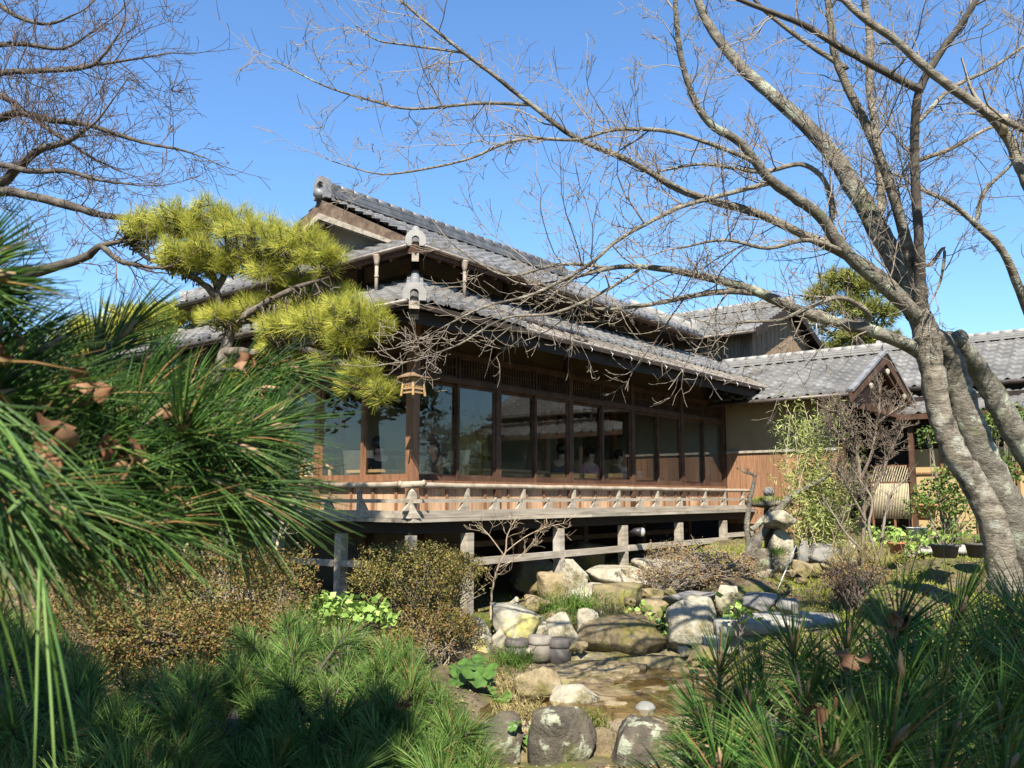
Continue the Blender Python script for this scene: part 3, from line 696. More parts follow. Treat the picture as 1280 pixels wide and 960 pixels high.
def baluster(u, v, axis, tall):
    mb = MB(); h = DZ + (.36 if tall else .19); a = np.array([1.,0,0]) if axis == 0 else np.array([0,1.,0]); d = np.array([0,1.,0]) if axis == 0 else np.array([1.,0,0])
    c = np.array([u, v, 0.])
    mb.add([c - a*.03 - d*.025 + (0,0,DZ+.085), c + a*.03 - d*.025 + (0,0,DZ+.085), c + a*.03 + d*.025 + (0,0,DZ+.085), c - a*.03 + d*.025 + (0,0,DZ+.085),
            c - a*.022 - d*.025 + (0,0,h), c + a*.022 - d*.025 + (0,0,h), c + a*.022 + d*.025 + (0,0,h), c - a*.022 + d*.025 + (0,0,h)],
           [(3,2,1,0),(4,5,6,7),(0,1,5,4),(1,2,6,5),(2,3,7,6),(3,0,4,7)])
    mb.prism([c - a*.032 + (0,0,DZ+.087), c - a*.15 + (0,0,DZ+.087), c - a*.032 + (0,0,DZ+.24)], d*-.02, d*.02)
    mb.build('baluster', WEATHER, rail)
for i, u in enumerate(pos): baluster(u, .04, 0, i % 2 == 0 or i > 9)
for i in range(8): baluster(.04, .95 + .62*i, 1, i % 2 == 0)
mb = MB(); c = .04
mb.box((c-.045, c-.045, DZ+.087), (c+.045, c+.045, DZ+.30)); mb.prism([(c-.045,c-.045,DZ+.302),(c+.045,c-.045,DZ+.302),(c+.045,c+.045,DZ+.302),(c-.045,c+.045,DZ+.302)], np.zeros(3), np.array([0,0,.012]))
mb.add([(c-.04,c-.04,DZ+.315),(c+.04,c-.04,DZ+.315),(c+.04,c+.04,DZ+.315),(c-.04,c+.04,DZ+.315),(c,c,DZ+.37)], [(0,1,4),(1,2,4),(2,3,4),(3,0,4)])
mb.prism([(c-.15,c-.01,DZ+.087),(c-.047,c-.01,DZ+.087),(c-.047,c-.01,DZ+.2)], np.array([0,-.02,0]), np.array([0,.02,0]))
mb.add([(c-.055,c-.055,DZ+.0),(c+.09,c-.085,DZ+.0),(c-.085,c+.09,DZ+.0),(c-.05,c-.05,DZ+.17)], [(0,1,3),(2,0,3),(0,2,1),(1,2,3)])
mb.build('corner_baluster', WEATHER, rail)
# posts under the deck with their tie beams
DPST = [(1.09,.05),(3.08,.05),(4.85,.05),(6.74,.05),(8.55,.05)]
LPST = [(.05,1.33),(.05,2.63),(.05,3.9),(.05,5.84)]
for (u, v) in DPST + LPST:
    mb = MB(); mb.box((u-.06, v-.02, hg(u, v)-.25), (u+.06, v+.10, DZ-.203)) if v < .1 else mb.box((u-.02, v-.06, hg(u, v)-.25), (u+.10, v+.06, DZ-.203))
    mb.build('deck_post', WEATHER, house)
for (u, v) in [(1.09,.85),(3.08,.85),(4.85,.85),(6.74,.85),(8.55,.85),(.85,1.75),(.85,3.3)]:
    mb = MB(); mb.box((u-.06, v-.06, hg(u, v)-.25), (u+.06, v+.06, DZ-.06)); mb.build('deck_post', WOOD_DARK, house)
mb = MB(); mb.box((.04, .04, DZ-.42), (.14, .14, DZ-.203)); mb.build('hanging_post', WEATHER, house)
def beam(a, b, name, m): mb = MB(); mb.box(a, b); mb.build(name, m, house)
for i in range(4):
    (a, _), (b, _) = DPST[i], DPST[i+1]; beam((a+.062, .01, 1.44), (b-.062, .08, 1.53), 'tie_beam', WEATHER)
beam((8.615, .01, 1.52), (9.8, .08, 1.6), 'tie_beam', WEATHER)
for i in range(3):
    (_, a), (_, b) = LPST[i], LPST[i+1]; beam((.01, a+.062, 1.43), (.08, b-.062, 1.51), 'tie_beam', WEATHER)
beam((.01, .75, 1.44), (.08, 1.27, 1.52), 'tie_beam', WEATHER)
for (a, b) in ((1.15,3.02),(3.14,4.79),(4.91,6.68),(6.8,8.49)): beam((a, .81, 1.60), (b, .89, 1.68), 'inner_tie_beam', WOOD_DARK)
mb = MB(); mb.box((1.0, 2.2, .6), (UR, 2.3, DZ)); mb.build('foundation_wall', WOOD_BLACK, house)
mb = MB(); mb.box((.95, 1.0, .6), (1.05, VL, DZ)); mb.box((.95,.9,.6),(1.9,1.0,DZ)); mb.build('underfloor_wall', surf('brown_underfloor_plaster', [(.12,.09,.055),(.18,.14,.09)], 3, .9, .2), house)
for v in (1.9, 3.4):
    mb = MB()
    for k in range(7): mb.box((.94, v+.06*k, 1.5), (.949, v+.06*k+.03, 1.72))
    mb.build('underfloor_vent', BLACKP, house)

# --- hanging lantern, fixed to the corner post
ln = h_empty('hanging_lantern', -.0, 0, 0); lp = HB(.10, .10, 3.575); ln.location = tuple(lp); ln.scale = (.7, .7, .8)
tag(ln, 'small wooden lantern with a wide square roof hanging at the corner post under the eave', 'lantern')
mb = MB(); a_, b_ = .20, .06
mb.add([(-a_,-a_,.20),(a_,-a_,.20),(a_,a_,.20),(-a_,a_,.20),(-b_,-b_,.275),(b_,-b_,.275),(b_,b_,.275),(-b_,b_,.275),(-a_,-a_,.185),(a_,-a_,.185),(a_,a_,.185),(-a_,a_,.185)],
       [(0,1,5,4),(1,2,6,5),(2,3,7,6),(3,0,4,7),(4,5,6,7),(8,9,1,0),(9,10,2,1),(10,11,3,2),(11,8,0,3),(11,10,9,8)])
mb.box((-.045,-.045,.276),(.045,.045,.30)); mb.lathe([(.03,.30),(.035,.315),(.015,.335),(.003,.345)], 10)
mb.build('lantern_roof', surf('lantern_wood', [(.22,.14,.09),(.34,.23,.15)], 8, .7, .2), ln)
mb = MB(); e = .115
for sx in (-1,1):
    for sy in (-1,1): mb.add([(sx*e-.014*sx-.014,sy*e-.014,.185),(sx*e+.014,sy*e-.014,.185),(sx*e+.014,sy*e+.014,.185),(sx*e-.014,sy*e+.014,.185),(sx*(e+.03)-.014,sy*(e+.03)-.014,-.09),(sx*(e+.03)+.014,sy*(e+.03)-.014,-.09),(sx*(e+.03)+.014,sy*(e+.03)+.014,-.09),(sx*(e+.03)-.014,sy*(e+.03)+.014,-.09)],
                               [(0,1,2,3),(7,6,5,4),(0,4,5,1),(1,5,6,2),(2,6,7,3),(3,7,4,0)])
for z in (-.04, .02, .165):
    for sg in (-1,1): mb.box((-e, sg*e-.01, z-.012), (e, sg*e+.01, z+.012)); mb.box((sg*e-.01, -e+.01, z-.0118), (sg*e+.01, e-.01, z+.0118))
for k in range(5):
    s = -e + 2*e*(k+1)/6
    for sg in (-1,1): mb.box((s-.004, sg*e-.006, .03), (s+.004, sg*e+.006, .16)); mb.box((sg*e-.006, s-.004, .03), (sg*e+.006, s+.004, .16))
for k in range(4):
    z = .05+.03*k
    for sg in (-1,1): mb.box((-e+.012, sg*e-.005, z-.003), (e-.012, sg*e+.005, z+.003)); mb.box((sg*e-.005, -e+.012, z-.003), (sg*e+.005, e-.012, z+.003))
mb.build('lattice_case', WOOD_LIGHT, ln)
mb = MB(); mb.box((-e+.015,-e+.015,-.02),(e-.015,e-.015,.17)); mb.build('paper_shade', surf('lantern_paper', [(.30,.29,.24),(.38,.37,.31)], 4, .8, 0), ln)
mb = MB(); mb.tube([(0,0,.33),(.01,.0,.7),(0,0,1.2)], .006, 6); mb.build('hook', BLACKP, ln)
# ------------------------------------------------------------------ corridor wing to the right of the facade, the hall behind it, the rear barn
wing = h_empty('corridor_wing')
tag(wing, 'low plastered corridor wing with a small tiled gable, joining the house at its right end', 'building')
CW = 9.885
mb = MB(); mb.box((CW, -1.75, 3.25), (CW+.1, WU-.06, 4.40)); mb.build('plaster_wall', surf('ochre_wing_plaster', [(.30,.235,.14),(.38,.30,.185)], 2.5, .9, .25, bscale=60, bdist=.003), wing)
mb = MB()
n = 16
for k in range(n):
    v0 = -1.75 + (WU-.06+1.75)*k/n; mb.box((CW-.022, v0+.003, hg(CW, v0)+.12 if v0 < -.05 else 1.75), (CW-.002, v0+(WU-.06+1.75)/n-.003, 3.2))
mb.build('board_wainscot', BOARD_RED, wing)
mb = MB(); mb.box((CW-.06, -1.78, 3.2), (CW-.002, WU-.07, 3.248)); mb.build('ledge', WEATHER, wing)
mb = MB(); mb.box((CW-.05, -1.86, hg(CW,-1.8)), (CW+.1, -1.755, 4.40)); mb.build('post', WOOD_DARK, wing)
mb = MB(); mb.box((CW-.03, WU-.055, DZ), (CW+.1, WU+.05, 4.40)); mb.build('post', WOOD_DARK, wing)
mb = MB(); mb.box((CW+.003, -1.75, .9), (CW+.1, WU-.06, 3.248)); mb.build('back_board', WOOD_DARK, wing)
# roof: ridge along y, gable towards -y
RC, HW, GV, REZ, RRZ = 11.65, 2.4, -2.2, 4.23, 5.27
SL = (RRZ-REZ)/HW
wt = [tile_slope('t', (RC-HW, GV, REZ), (0,1,0), (1,0,0), SL, 3.3, HW, parent=wing, pitch=.26, amp=.06), tile_slope('t', (RC+HW, GV, REZ), (0,1,0), (-1,0,0), SL, 3.3, HW, parent=wing, pitch=.26, amp=.06)]
wr = join_into(wt, 'roof')
mb = MB(); ridge(mb, (RC, GV+.02, RRZ+.02), (RC, 1.4, RRZ+.02), .26, 3, .05, .07); mb.build('ridge_tiles', TILE_PALE, wr)
mb = MB()
for sg in (-1, 1):
    mb.prism([(RC,0,RRZ-.0),(RC+sg*HW,0,REZ-.0),(RC+sg*HW,0,REZ-.17),(RC,0,RRZ-.2)], np.array([0,GV-.05,0]), np.array([0,GV,0]))
    mb.prism([(RC,0,RRZ-.2),(RC+sg*(HW-.1),0,REZ-.15),(RC+sg*(HW-.1),0,REZ-.25),(RC,0,RRZ-.32)], np.array([0,GV+.002,0]), np.array([0,GV+.05,0]))
mb.build('barge_board', WOOD_DARK, wr)
mb = MB()
for sg in (-1, 1): mb.bar((RC+sg*.05,GV-.02,RRZ+.045), (RC+sg*HW,GV-.02,REZ+.045), .12, .05)
mb.build('verge_tiles', RIDGE, wr)
mb = MB(); mb.prism([(RC-HW+.3,0,REZ-.0),(RC+HW-.3,0,REZ-.0),(RC,0,RRZ-.15)], np.array([0,GV+.35,0]), np.array([0,GV+.42,0])); mb.build('gable_boards', WOOD_RED, wr)
mb = MB()
for (du, dz_) in ((0,-.3),(-1.2,-.72),(1.2,-.72)): mb.lathe([(.01,-.04),(.035,.0),(.05,.05),(.04,.09),(.01,.11)], 8, (RC+du, GV-.06, RRZ+dz_-.12))
mb.build('gable_pendant', WEATHER, wr)
mb = MB()
for sg in (-1,1): mb.add([(RC+sg*HW,GV,REZ-.06),(RC,GV,RRZ-.06),(RC,1.1,RRZ-.06),(RC+sg*HW,1.1,REZ-.06)], [(0,1,2,3)])
mb.box((RC-HW-.012,GV,REZ-.09),(RC-HW+.012,1.1,REZ+.0)); rafters(mb, GV+.1, WU-.1, RC-HW+.03, CW, lambda u: REZ+SL*(u-RC+HW)-.1, axis=1)
mb.bar((RC-HW+.2,GV+.2,REZ-.12),(RC+HW-.2,GV+.2,REZ-.12),.1,.14); mb.bar((RC-HW+.1,GV+.1,REZ-.02),(RC-HW+.1,.6,REZ-.02),.03,.03)
mb.build('eave_timber', WOOD_DARK, wr)
mb = MB(); mb.tube([(RC-HW-.05,GV,REZ-.03),(RC-HW-.05,.9,REZ-.06)],.04,10); mb.build('gutter', COPPER, wr)

hall = h_empty('entrance_hall')
tag(hall, 'long tiled hall with yellow plaster at the right edge behind the cherry trunks', 'building')
HU, HW2, HEZ, HRZ2 = 16.0, 1.9, 4.83, 6.02
HV1, HV0 = -.95, -9.5
s2 = (HRZ2-HEZ)/HW2
t_ = [tile_slope('t', (HU-HW2, HV0, HEZ), (0,1,0), (1,0,0), s2, HV1-HV0, HW2, parent=hall, pitch=.32, amp=.07), tile_slope('t', (HU+HW2, HV0, HEZ), (0,1,0), (-1,0,0), s2, HV1-HV0, HW2, parent=hall, pitch=.32, amp=.07)]
hr = join_into(t_, 'roof')
mb = MB(); ridge(mb, (HU, HV0, HRZ2+.0), (HU, HV1, HRZ2+.0), .28, 3, .05, .07); mb.build('ridge_tiles', TILE_PALE, hr)
onigawara('ridge_end_tile', (HU, HV1-.05, HRZ2-.03), (0,1,0), .30, .34, TILE_PALE, hr)
mb = MB(); mb.tube([(HU-HW2-.05,HV0,HEZ-.03),(HU-HW2-.05,HV1,HEZ-.05)],.045,10); mb.build('gutter', COPPER, hr)
mb = MB(); mb.lathe([(.03,HEZ-.3),(.04,HEZ-.2),(.09,HEZ-.12),(.1,HEZ+.02),(.08,HEZ+.03)],10,(HU-HW2-.06,-3.75,0)); mb.tube([(HU-HW2-.06,-3.75,HEZ-.55),(HU-HW2-.06,-3.75,HEZ-.25)],.035,10); mb.build('downpipe', WHITE, hr)
mb = MB(); mb.box((HU-HW2-.01,HV0,HEZ-.1),(HU-HW2+.015,HV1,HEZ+.0)); mb.add([(HU-HW2,HV0,HEZ-.05),(HU-HW2,HV1,HEZ-.05),(HU,HV1,HRZ2-.05),(HU,HV0,HRZ2-.05)],[(0,1,2,3)]); mb.add([(HU+HW2,HV0,HEZ-.05),(HU+HW2,HV1,HEZ-.05),(HU,HV1,HRZ2-.05),(HU,HV0,HRZ2-.05)],[(0,1,2,3)])
rafters(mb, HV0+.1, HV1-.1, HU-HW2+.03, HU-1.2, lambda u: HEZ+s2*(u-HU+HW2)-.09, axis=1, step=.35); mb.build('eave_timber', WOOD_DARK, hr)
mb = MB(); mb.box((HU-1.75, HV0+.1, 4.3), (HU-1.65, HV1+.02, 4.9)); mb.prism([(HU-1.64,0,4.2),(HU+1.4,0,4.2),(HU+1.4,0,4.95),(HU,0,HRZ2-.15),(HU-1.64,0,4.9)], np.array([0,HV1-.12,0]), np.array([0,HV1-.02,0])); mb.build('upper_wall', WOOD_BLACK, hall)
# pent roof below
PU, PZ0, PZ1 = 13.0, 4.10, 4.60
t_ = [tile_slope('t', (PU, HV0, PZ0), (0,1,0), (1,0,0), (PZ1-PZ0)/1.2, -1.9-HV0, 1.2, parent=hall, pitch=.32, amp=.07)]
pr = join_into(t_, 'pent_roof')
mb = MB(); mb.box((PU-.01,HV0,PZ0-.12),(PU+.015,-1.9,PZ0)); mb.add([(PU,HV0,PZ0-.05),(PU,-1.9,PZ0-.05),(PU+1.2,-1.9,PZ1-.05),(PU+1.2,HV0,PZ1-.05)],[(0,1,2,3)])
rafters(mb, HV0+.1, -1.95, PU+.03, PU+1.1, lambda u: PZ0+.41*(u-PU)-.09, axis=1, step=.35); mb.build('eave_timber', WOOD_DARK, pr)
mb = MB(); mb.box((13.75, HV0, 1.2), (13.85, -2.05, 3.36)); mb.build('plaster_wall', PLASTER_YEL, hall)
mb = MB(); mb.box((13.76, HV0, 3.362), (13.86, 1.0, 4.55)); mb.box((13.68, HV0, 3.40), (13.755, -1.0, 3.5)); mb.box((13.76,-2.048,1.2),(13.86,1.0,3.36)); mb.build('dark_transom_recess', WOOD_BLACK, hall)  # lowest box is the shade of the porch recess, built as a black wall
mb = MB()
for v in (-2.08, -2.75, -3.4, -4.2, -5.0, -6.0, -7.0): mb.box((13.70, v-.03, 1.2), (13.748, v+.03, 3.39))
mb.box((13.71, HV0, 2.80), (13.747, -2.0, 2.84)); mb.box((13.71, HV0, 2.22), (13.746, -2.0, 2.25)); mb.build('wall_batten', WOOD_RED, hall)
for v in (-2.25, -5.2, -7.2): mb = MB(); mb.box((13.2, v-.05, 1.2), (13.3, v+.05, 4.1)); mb.build('porch_post', WOOD_DARK, hall)
mb = MB(); mb.box((14.4,-9,1.),(17.5,-1.0,4.2)); mb.build('inner_mass', WOOD_BLACK, hall)
# bamboo screen leaning on the hall wall
bs = h_empty('bamboo_screen', 13.3, -1.8, hg(13.3,-1.8))
tag(bs, 'pale split bamboo screen standing against the dark porch beside the yellow plaster wall', 'screen')
mb = MB(); b0 = .35
for k in range(26): v = .42 - .84*k/25; mb.tube([(0,v,b0),(0,v+.004*math.sin(k*7),b0+.78)],.012,6)
mb.build('canes', BAMBOO_CANE, bs)
mb = MB()
for k in range(16):
    v = .40-.8*k/15; mb.bar((.0,v+.06,b0+.82),(.0,v-.06,b0+1.16),.02,.02)
mb.build('slanting_slats', BAMBOO_CANE, bs)
mb = MB()
for v in (.46,.0,-.46): mb.box((-.03+.045,v-.02,0),(.05,v+.02,b0+1.2))
for z in (b0+.1,b0+.45,b0+.8,b0+1.17): mb.box((.013,-.46,z-.015),(.03,.46,z+.015))
mb.build('frame', WOOD_RED, bs)

barn = h_empty('board_clad_outbuilding')
tag(barn, 'rear outbuilding with dark vertical boards and a tiled gable roof rising behind the house', 'building')
BU, BHW, BEZ, BRZ, BV0, BV1 = 14.6, 2.5, 6.22, 7.25, .75, 5.5
s3 = (BRZ-BEZ)/BHW
t_ = [tile_slope('t', (BU-BHW, BV0, BEZ), (0,1,0), (1,0,0), s3, BV1-BV0, BHW, parent=barn, pitch=.28, amp=.06), tile_slope('t', (BU+BHW, BV0, BEZ), (0,1,0), (-1,0,0), s3, BV1-BV0, BHW, parent=barn)]
br = join_into(t_, 'roof')
mb = MB(); ridge(mb, (BU,BV0,BRZ+.02),(BU,BV1,BRZ+.02),.26,3,.05,.07); mb.build('ridge_tiles', TILE_PALE, br)
mb = MB()
for sg in (-1,1): mb.prism([(BU,0,BRZ+.05),(BU+sg*BHW,0,BEZ+.05),(BU+sg*BHW,0,BEZ-.16),(BU,0,BRZ-.16)], np.array([0,BV0-.05,0]), np.array([0,BV0,0]))
mb.build('barge_board', WOOD_BLACK, br)
mb = MB()
for sg in (-1,1): mb.add([(BU+sg*BHW,BV0,BEZ-.05),(BU,BV0,BRZ-.05),(BU,BV1,BRZ-.05),(BU+sg*BHW,BV1,BEZ-.05)],[(0,1,2,3)])
for k in range(3):
    for sg in (-1,1): mb.bar((BU+sg*(.7+.6*k),BV0,BRZ-s3*(.7+.6*k)-.12),(BU+sg*(.7+.6*k),BV0+.6,BRZ-s3*(.7+.6*k)-.12),.08,.09)
mb.build('eave_timber', WOOD_BLACK, br)
mb = MB()
n = 30
for k in range(n):
    u0 = BU-BHW+.35 + (2*BHW-.7)*k/n; u1 = BU-BHW+.35+(2*BHW-.7)*(k+1)/n; um = (u0+u1)/2
    zt = BRZ - s3*abs(um-BU) - .07; mb.box((u0+.004, BV0+.25+.008*(k%2), 4.0), (u1-.004, BV0+.3, zt))
mb.build('gable_boards', surf('sunlit_gable_board', [(.14,.10,.07),(.28,.20,.13),(.46,.33,.2)], 4, .8, .4, (10,10,.35), 18, .004), barn)  # lighter copy of the old boards, sunlight put into the colour
mb = MB()
for k in range(26): v0 = BV0+.3+.17*k; mb.box((BU-BHW+.35+.006*(k%2), v0+.003, 4.0), (BU-BHW+.4, v0+.167, BEZ+.1))
mb.build('side_boards', BOARD_OLD, barn)
mb = MB(); mb.box((BU-BHW+.42,BV0+.35,1.),(BU+BHW-.4,BV1-.2,6.2)); mb.build('inner_mass', WOOD_BLACK, barn)
mb = MB(); mb.tube([(BU-BHW-.05,BV0,BEZ-.03),(BU-BHW-.05,BV1,BEZ-.05)],.045,10); mb.build('gutter', COPPER, br)
# television antenna beside the gable
ap = at(1022, 436, 24); an = empty('rooftop_antenna', (ap[0], ap[1], 0), .4)
tag(an, 'thin pale television antenna on a mast to the right of the boarded gable', 'antenna')
zt = ap[2]
mb = MB(); mb.tube([(0,0,1.5),(0,0,zt+.75)],.022,8); mb.build('mast', STEEL, an)
mb = MB(); mb.tube([(-.5,0,zt+.7),(.55,0,zt+.7)],.012,6)
for k in range(9): x = -.48+.12*k; mb.tube([(x,-.2+.01*k,zt+.7),(x,.2-.01*k,zt+.7)],.007,5)
mb.build('dipole_array', STEEL, an)
mb = MB(); mb.tube([(-.35,0,zt+.35),(.35,0,zt+.35)],.012,6); 
for k in range(4): x=-.3+.2*k; mb.tube([(x,-.15,zt+.35),(x,.15,zt+.35)],.008,5)
mb.box((-.06,-.05,zt+.02),(.06,.05,zt+.12)); mb.build('lower_array', STEEL, an)
# ------------------------------------------------------------------ foliage tools
def rand_dirs(rs, n):
    v = rs.normal(size=(n, 3)); return v / np.linalg.norm(v, axis=1)[:, None]
def frames(d):
    a = np.cross(d, np.array([.13, .29, .95])); a /= (np.linalg.norm(a, axis=1)[:, None] + 1e-9)
    return a, np.cross(d, a)
def needles_mesh(name, base, dirs, length, rad, mat, parent, segs=2, droop=.12):
    """three sided tapering needles; arrays of base points, unit directions, lengths, radii"""
    n = len(base); a, b = frames(dirs); ang = np.arange(3) * 2*math.pi/3
    ts = [0, .55, 1.0] if segs == 2 else [0, 1.0]; rr_ = [1, .9, .22] if segs == 2 else [1, .3]
    rings = []
    for t, r_ in zip(ts, rr_):
        c = base + dirs * (length * t)[:, None]; c[:, 2] -= droop * length * t * t
        rings.append(c[:, None, :] + (rad * r_)[:, None, None] * (np.cos(ang)[None, :, None] * a[:, None, :] + np.sin(ang)[None, :, None] * b[:, None, :]))
    k = len(ts); v = np.stack(rings, 1).reshape(-1, 3)
    o = (np.arange(n) * 3 * k)[:, None]; F = []
    for s in range(k - 1):
        for j in range(3):
            jj = (j + 1) % 3; F.append(o + np.array([[s*3+j, s*3+jj, (s+1)*3+jj, (s+1)*3+j]]))
    return fast_mesh(name, v, np.concatenate(F), mat, parent)
def shoot_needles(rs, c, axis, n, length, spread=(12, 68), back=.07):
    """needles of one shoot: returns base, dirs, length"""
    axis = nrm(axis); a, b = frames(axis[None]); a, b = a[0], b[0]
    az = rs.uniform(0, 2*math.pi, n); t = rs.uniform(0, 1, n)
    el = np.radians(spread[0] + (spread[1]-spread[0]) * (t**.8) + rs.normal(0, 6, n))
    d = np.cos(el)[:, None]*axis + np.sin(el)[:, None]*(np.cos(az)[:, None]*a + np.sin(az)[:, None]*b)
    base = np.asarray(c) - axis * (back * t)[:, None]
    return base, d, length * rs.uniform(.72, 1.08, n)
def leaves_mesh(name, c, nrmls, size, mat, parent, aspect=.5, fold=.25, rs=None):
    """pointed folded leaves: centre, facing normal, size"""
    n = len(c); rs = rs or np.random.RandomState(1)
    t = np.cross(nrmls, rand_dirs(rs, n)); t /= (np.linalg.norm(t, axis=1)[:, None] + 1e-9); s = np.cross(nrmls, t)
    L = size[:, None]
    p0 = c - t*L*.5; p1 = c + t*L*.5; m = c + t*L*.05 - nrmls*L*fold*.3
    q0 = m + s*L*aspect*.5 + nrmls*L*fold*.35; q1 = m - s*L*aspect*.5 + nrmls*L*fold*.35
    v = np.stack([p0, q0, p1, q1], 1).reshape(-1, 3); o = (np.arange(n)*4)[:, None]
    f = np.concatenate([o + np.array([[0, 1, 2]]), o + np.array([[0, 2, 3]])])
    return fast_mesh(name, v, f, mat, parent)
def tubes_mesh(name, polys, radii, mat, parent, n=4):
    """many tubes in one mesh; polys list of (k,3) arrays, radii list of (k,) arrays"""
    V, F = [], []; cnt = 0
    groups = {}
    for p, r in zip(polys, radii): groups.setdefault(len(p), []).append((p, r))
    ang = np.arange(n) * 2*math.pi/n
    for k, lst in groups.items():
        P = np.array([p for p, r in lst]); Rr = np.array([r for p, r in lst]); m = len(lst)
        d = np.gradient(P, axis=1); d /= (np.linalg.norm(d, axis=2)[..., None] + 1e-9)
        ref = np.where(np.abs(d[:, :1, 2:3]) > .9, np.array([1., 0, 0]), np.array([0, 0, 1.]))
        a = np.cross(d, ref); a /= (np.linalg.norm(a, axis=2)[..., None] + 1e-9); b = np.cross(d, a)
        v = P[:, :, None, :] + Rr[:, :, None, None]*(np.cos(ang)[None, None, :, None]*a[:, :, None, :] + np.sin(ang)[None, None, :, None]*b[:, :, None, :])
        V.append(v.reshape(-1, 3)); o = cnt + (np.arange(m)*k*n)[:, None]
        for i in range(k-1):
            for j in range(n):
                jj = (j+1) % n; F.append(o + np.array([[i*n+j, i*n+jj, (i+1)*n+jj, (i+1)*n+j]]))
        cnt += m*k*n
    return fast_mesh(name, np.concatenate(V), np.concatenate(F), mat, parent, smooth=True)
def limb_mesh(name, pts, rad, mat, parent, n=9, rough=.05, seed=0, sub=5):
    """one bark covered limb through the given points, radius tapering along the list, knobbly"""
    rs = np.random.RandomState(seed); c = catmull(pts, sub); k = len(c)
    r_ = np.interp(np.linspace(0, len(pts)-1, k), np.arange(len(pts)), rad)
    c = c + rs.normal(0, 1, (k, 3)) * (r_ * rough)[:, None]
    d = np.gradient(c, axis=0); d /= np.linalg.norm(d, axis=1)[:, None]
    a, b = frames(d); ang = np.arange(n)*2*math.pi/n
    rj = r_[:, None] * (1 + rs.normal(0, rough, (k, n)))
    v = c[:, None, :] + rj[..., None]*(np.cos(ang)[None, :, None]*a[:, None, :] + np.sin(ang)[None, :, None]*b[:, None, :])
    v = np.concatenate([v.reshape(-1, 3), [c[-1] + d[-1]*r_[-1]*.5]]); f = []
    for i in range(k-1):
        for j in range(n): f.append((i*n+j, i*n+(j+1) % n, (i+1)*n+(j+1) % n, (i+1)*n+j))
    F4 = np.array(f); top = k*n
    o = MB(); o.add(v, [tuple(q) for q in F4] + [((k-1)*n+j, (k-1)*n+(j+1) % n, top) for j in range(n)], True)
    return o.build(name, mat, parent), c, r_
def grow(rs, p, d, L, r, k, up=.15, wob=.22, tip=.25, bud=False):
    """a wandering branch of k points"""
    pts = [np.asarray(p, float)]; d = nrm(d)
    for i in range(k-1):
        d = nrm(d + rs.normal(0, wob, 3) + np.array([0, 0, up])); pts.append(pts[-1] + d*L/(k-1))
    rad = r*np.linspace(1, tip, k)
    if bud: rad[-2] = rad[-2]*1.5; rad[-1] *= .4
    return np.array(pts), rad
def side_dir(rs, d, ang, bias=None):
    d = nrm(d); q = nrm(np.cross(d, rs.normal(size=3))); v = math.cos(ang)*d + math.sin(ang)*q
    if bias is not None: v = v + bias
    return nrm(v)
def bare_twigs(rs, limbs, dens, L1, polys, rads, min_r=.0018, up=.12, levels=3, start=.15):
    """twigs of a leafless tree on limbs = [(centre line, radii)]"""
    for c, r_ in limbs:
        seg = np.linalg.norm(np.diff(c, axis=0), axis=1); cum = np.concatenate([[0], np.cumsum(seg)]); tot = cum[-1]
        n = max(1, int(tot * dens))
        if r_[-1] < .03:                                  # the limb runs out into twigs
            for q in range(3):
                b, br_ = grow(rs, c[-1] if q == 0 else c[-2-q], nrm(c[-1]-c[-4]) if q == 0 else side_dir(rs, c[-1]-c[-4], R(35)), L1*(.55 if q == 0 else .4), max(min_r, r_[-1]*(1 if q == 0 else .6)), 7, up*.6, .14, .3)
                polys.append(b); rads.append(np.maximum(br_, min_r))
                for m in range(5):
                    j = rs.randint(1, 6); c2, r2 = grow(rs, b[j], side_dir(rs, b[j]-b[j-1], R(rs.uniform(30, 60))), L1*rs.uniform(.12, .28), min_r*1.1, 5, up, .2, .5, True); polys.append(c2); rads.append(np.maximum(r2, min_r))
        for s in np.sort(rs.uniform(start*tot, tot, n)):
            i = min(len(seg)-1, np.searchsorted(cum, s)-1); i = max(i, 0); f = (s-cum[i])/seg[i]
            p = c[i]*(1-f) + c[i+1]*f; d = c[i+1]-c[i]; rr_ = r_[i]
            L = L1 * rs.uniform(.4, 1.2) * (1 - .45*s/tot)
            r1 = min(rr_*.55, .006 + .004*rs.rand())*(.6+.4*L/L1)
            b, br_ = grow(rs, p, side_dir(rs, d, R(rs.uniform(35, 75)), np.array([0, 0, .15])), L, r1, 7, up*.6, .2, .3)
            polys.append(b); rads.append(np.maximum(br_, min_r))
            for m in range(int(3 + L*7)):
                t = rs.uniform(.15, 1); j = min(5, int(t*6)); q = b[j]*(1-(t*6-j)) + b[j+1]*(t*6-j)
                L2 = L*rs.uniform(.2, .5)
                c2, r2 = grow(rs, q, side_dir(rs, b[j+1]-b[j], R(rs.uniform(30, 65))), L2, max(min_r*1.1, br_[j]*.55), 5, up, .22, .5, True)
                polys.append(c2); rads.append(np.maximum(r2, min_r))
                if levels > 2:
                    for m2 in range(rs.randint(1, 4)):
                        j2 = rs.randint(1, 4); c3, r3 = grow(rs, c2[j2], side_dir(rs, c2[j2+1]-c2[j2], R(rs.uniform(30, 60))), L2*rs.uniform(.25, .55), min_r, 4, up, .2, .7, True)
                        polys.append(c3); rads.append(np.maximum(r3, min_r*.85))
def snap(pts, cands, lim=.9):
    """start a side limb inside the nearest limb or trunk"""
    pts = [np.asarray(p) for p in pts]
    if not cands: return pts
    allp = np.concatenate(cands); d = np.linalg.norm(allp - pts[0], axis=1); j = int(np.argmin(d))
    if .03 < d[j] < lim: return [allp[j]] + pts
    return pts
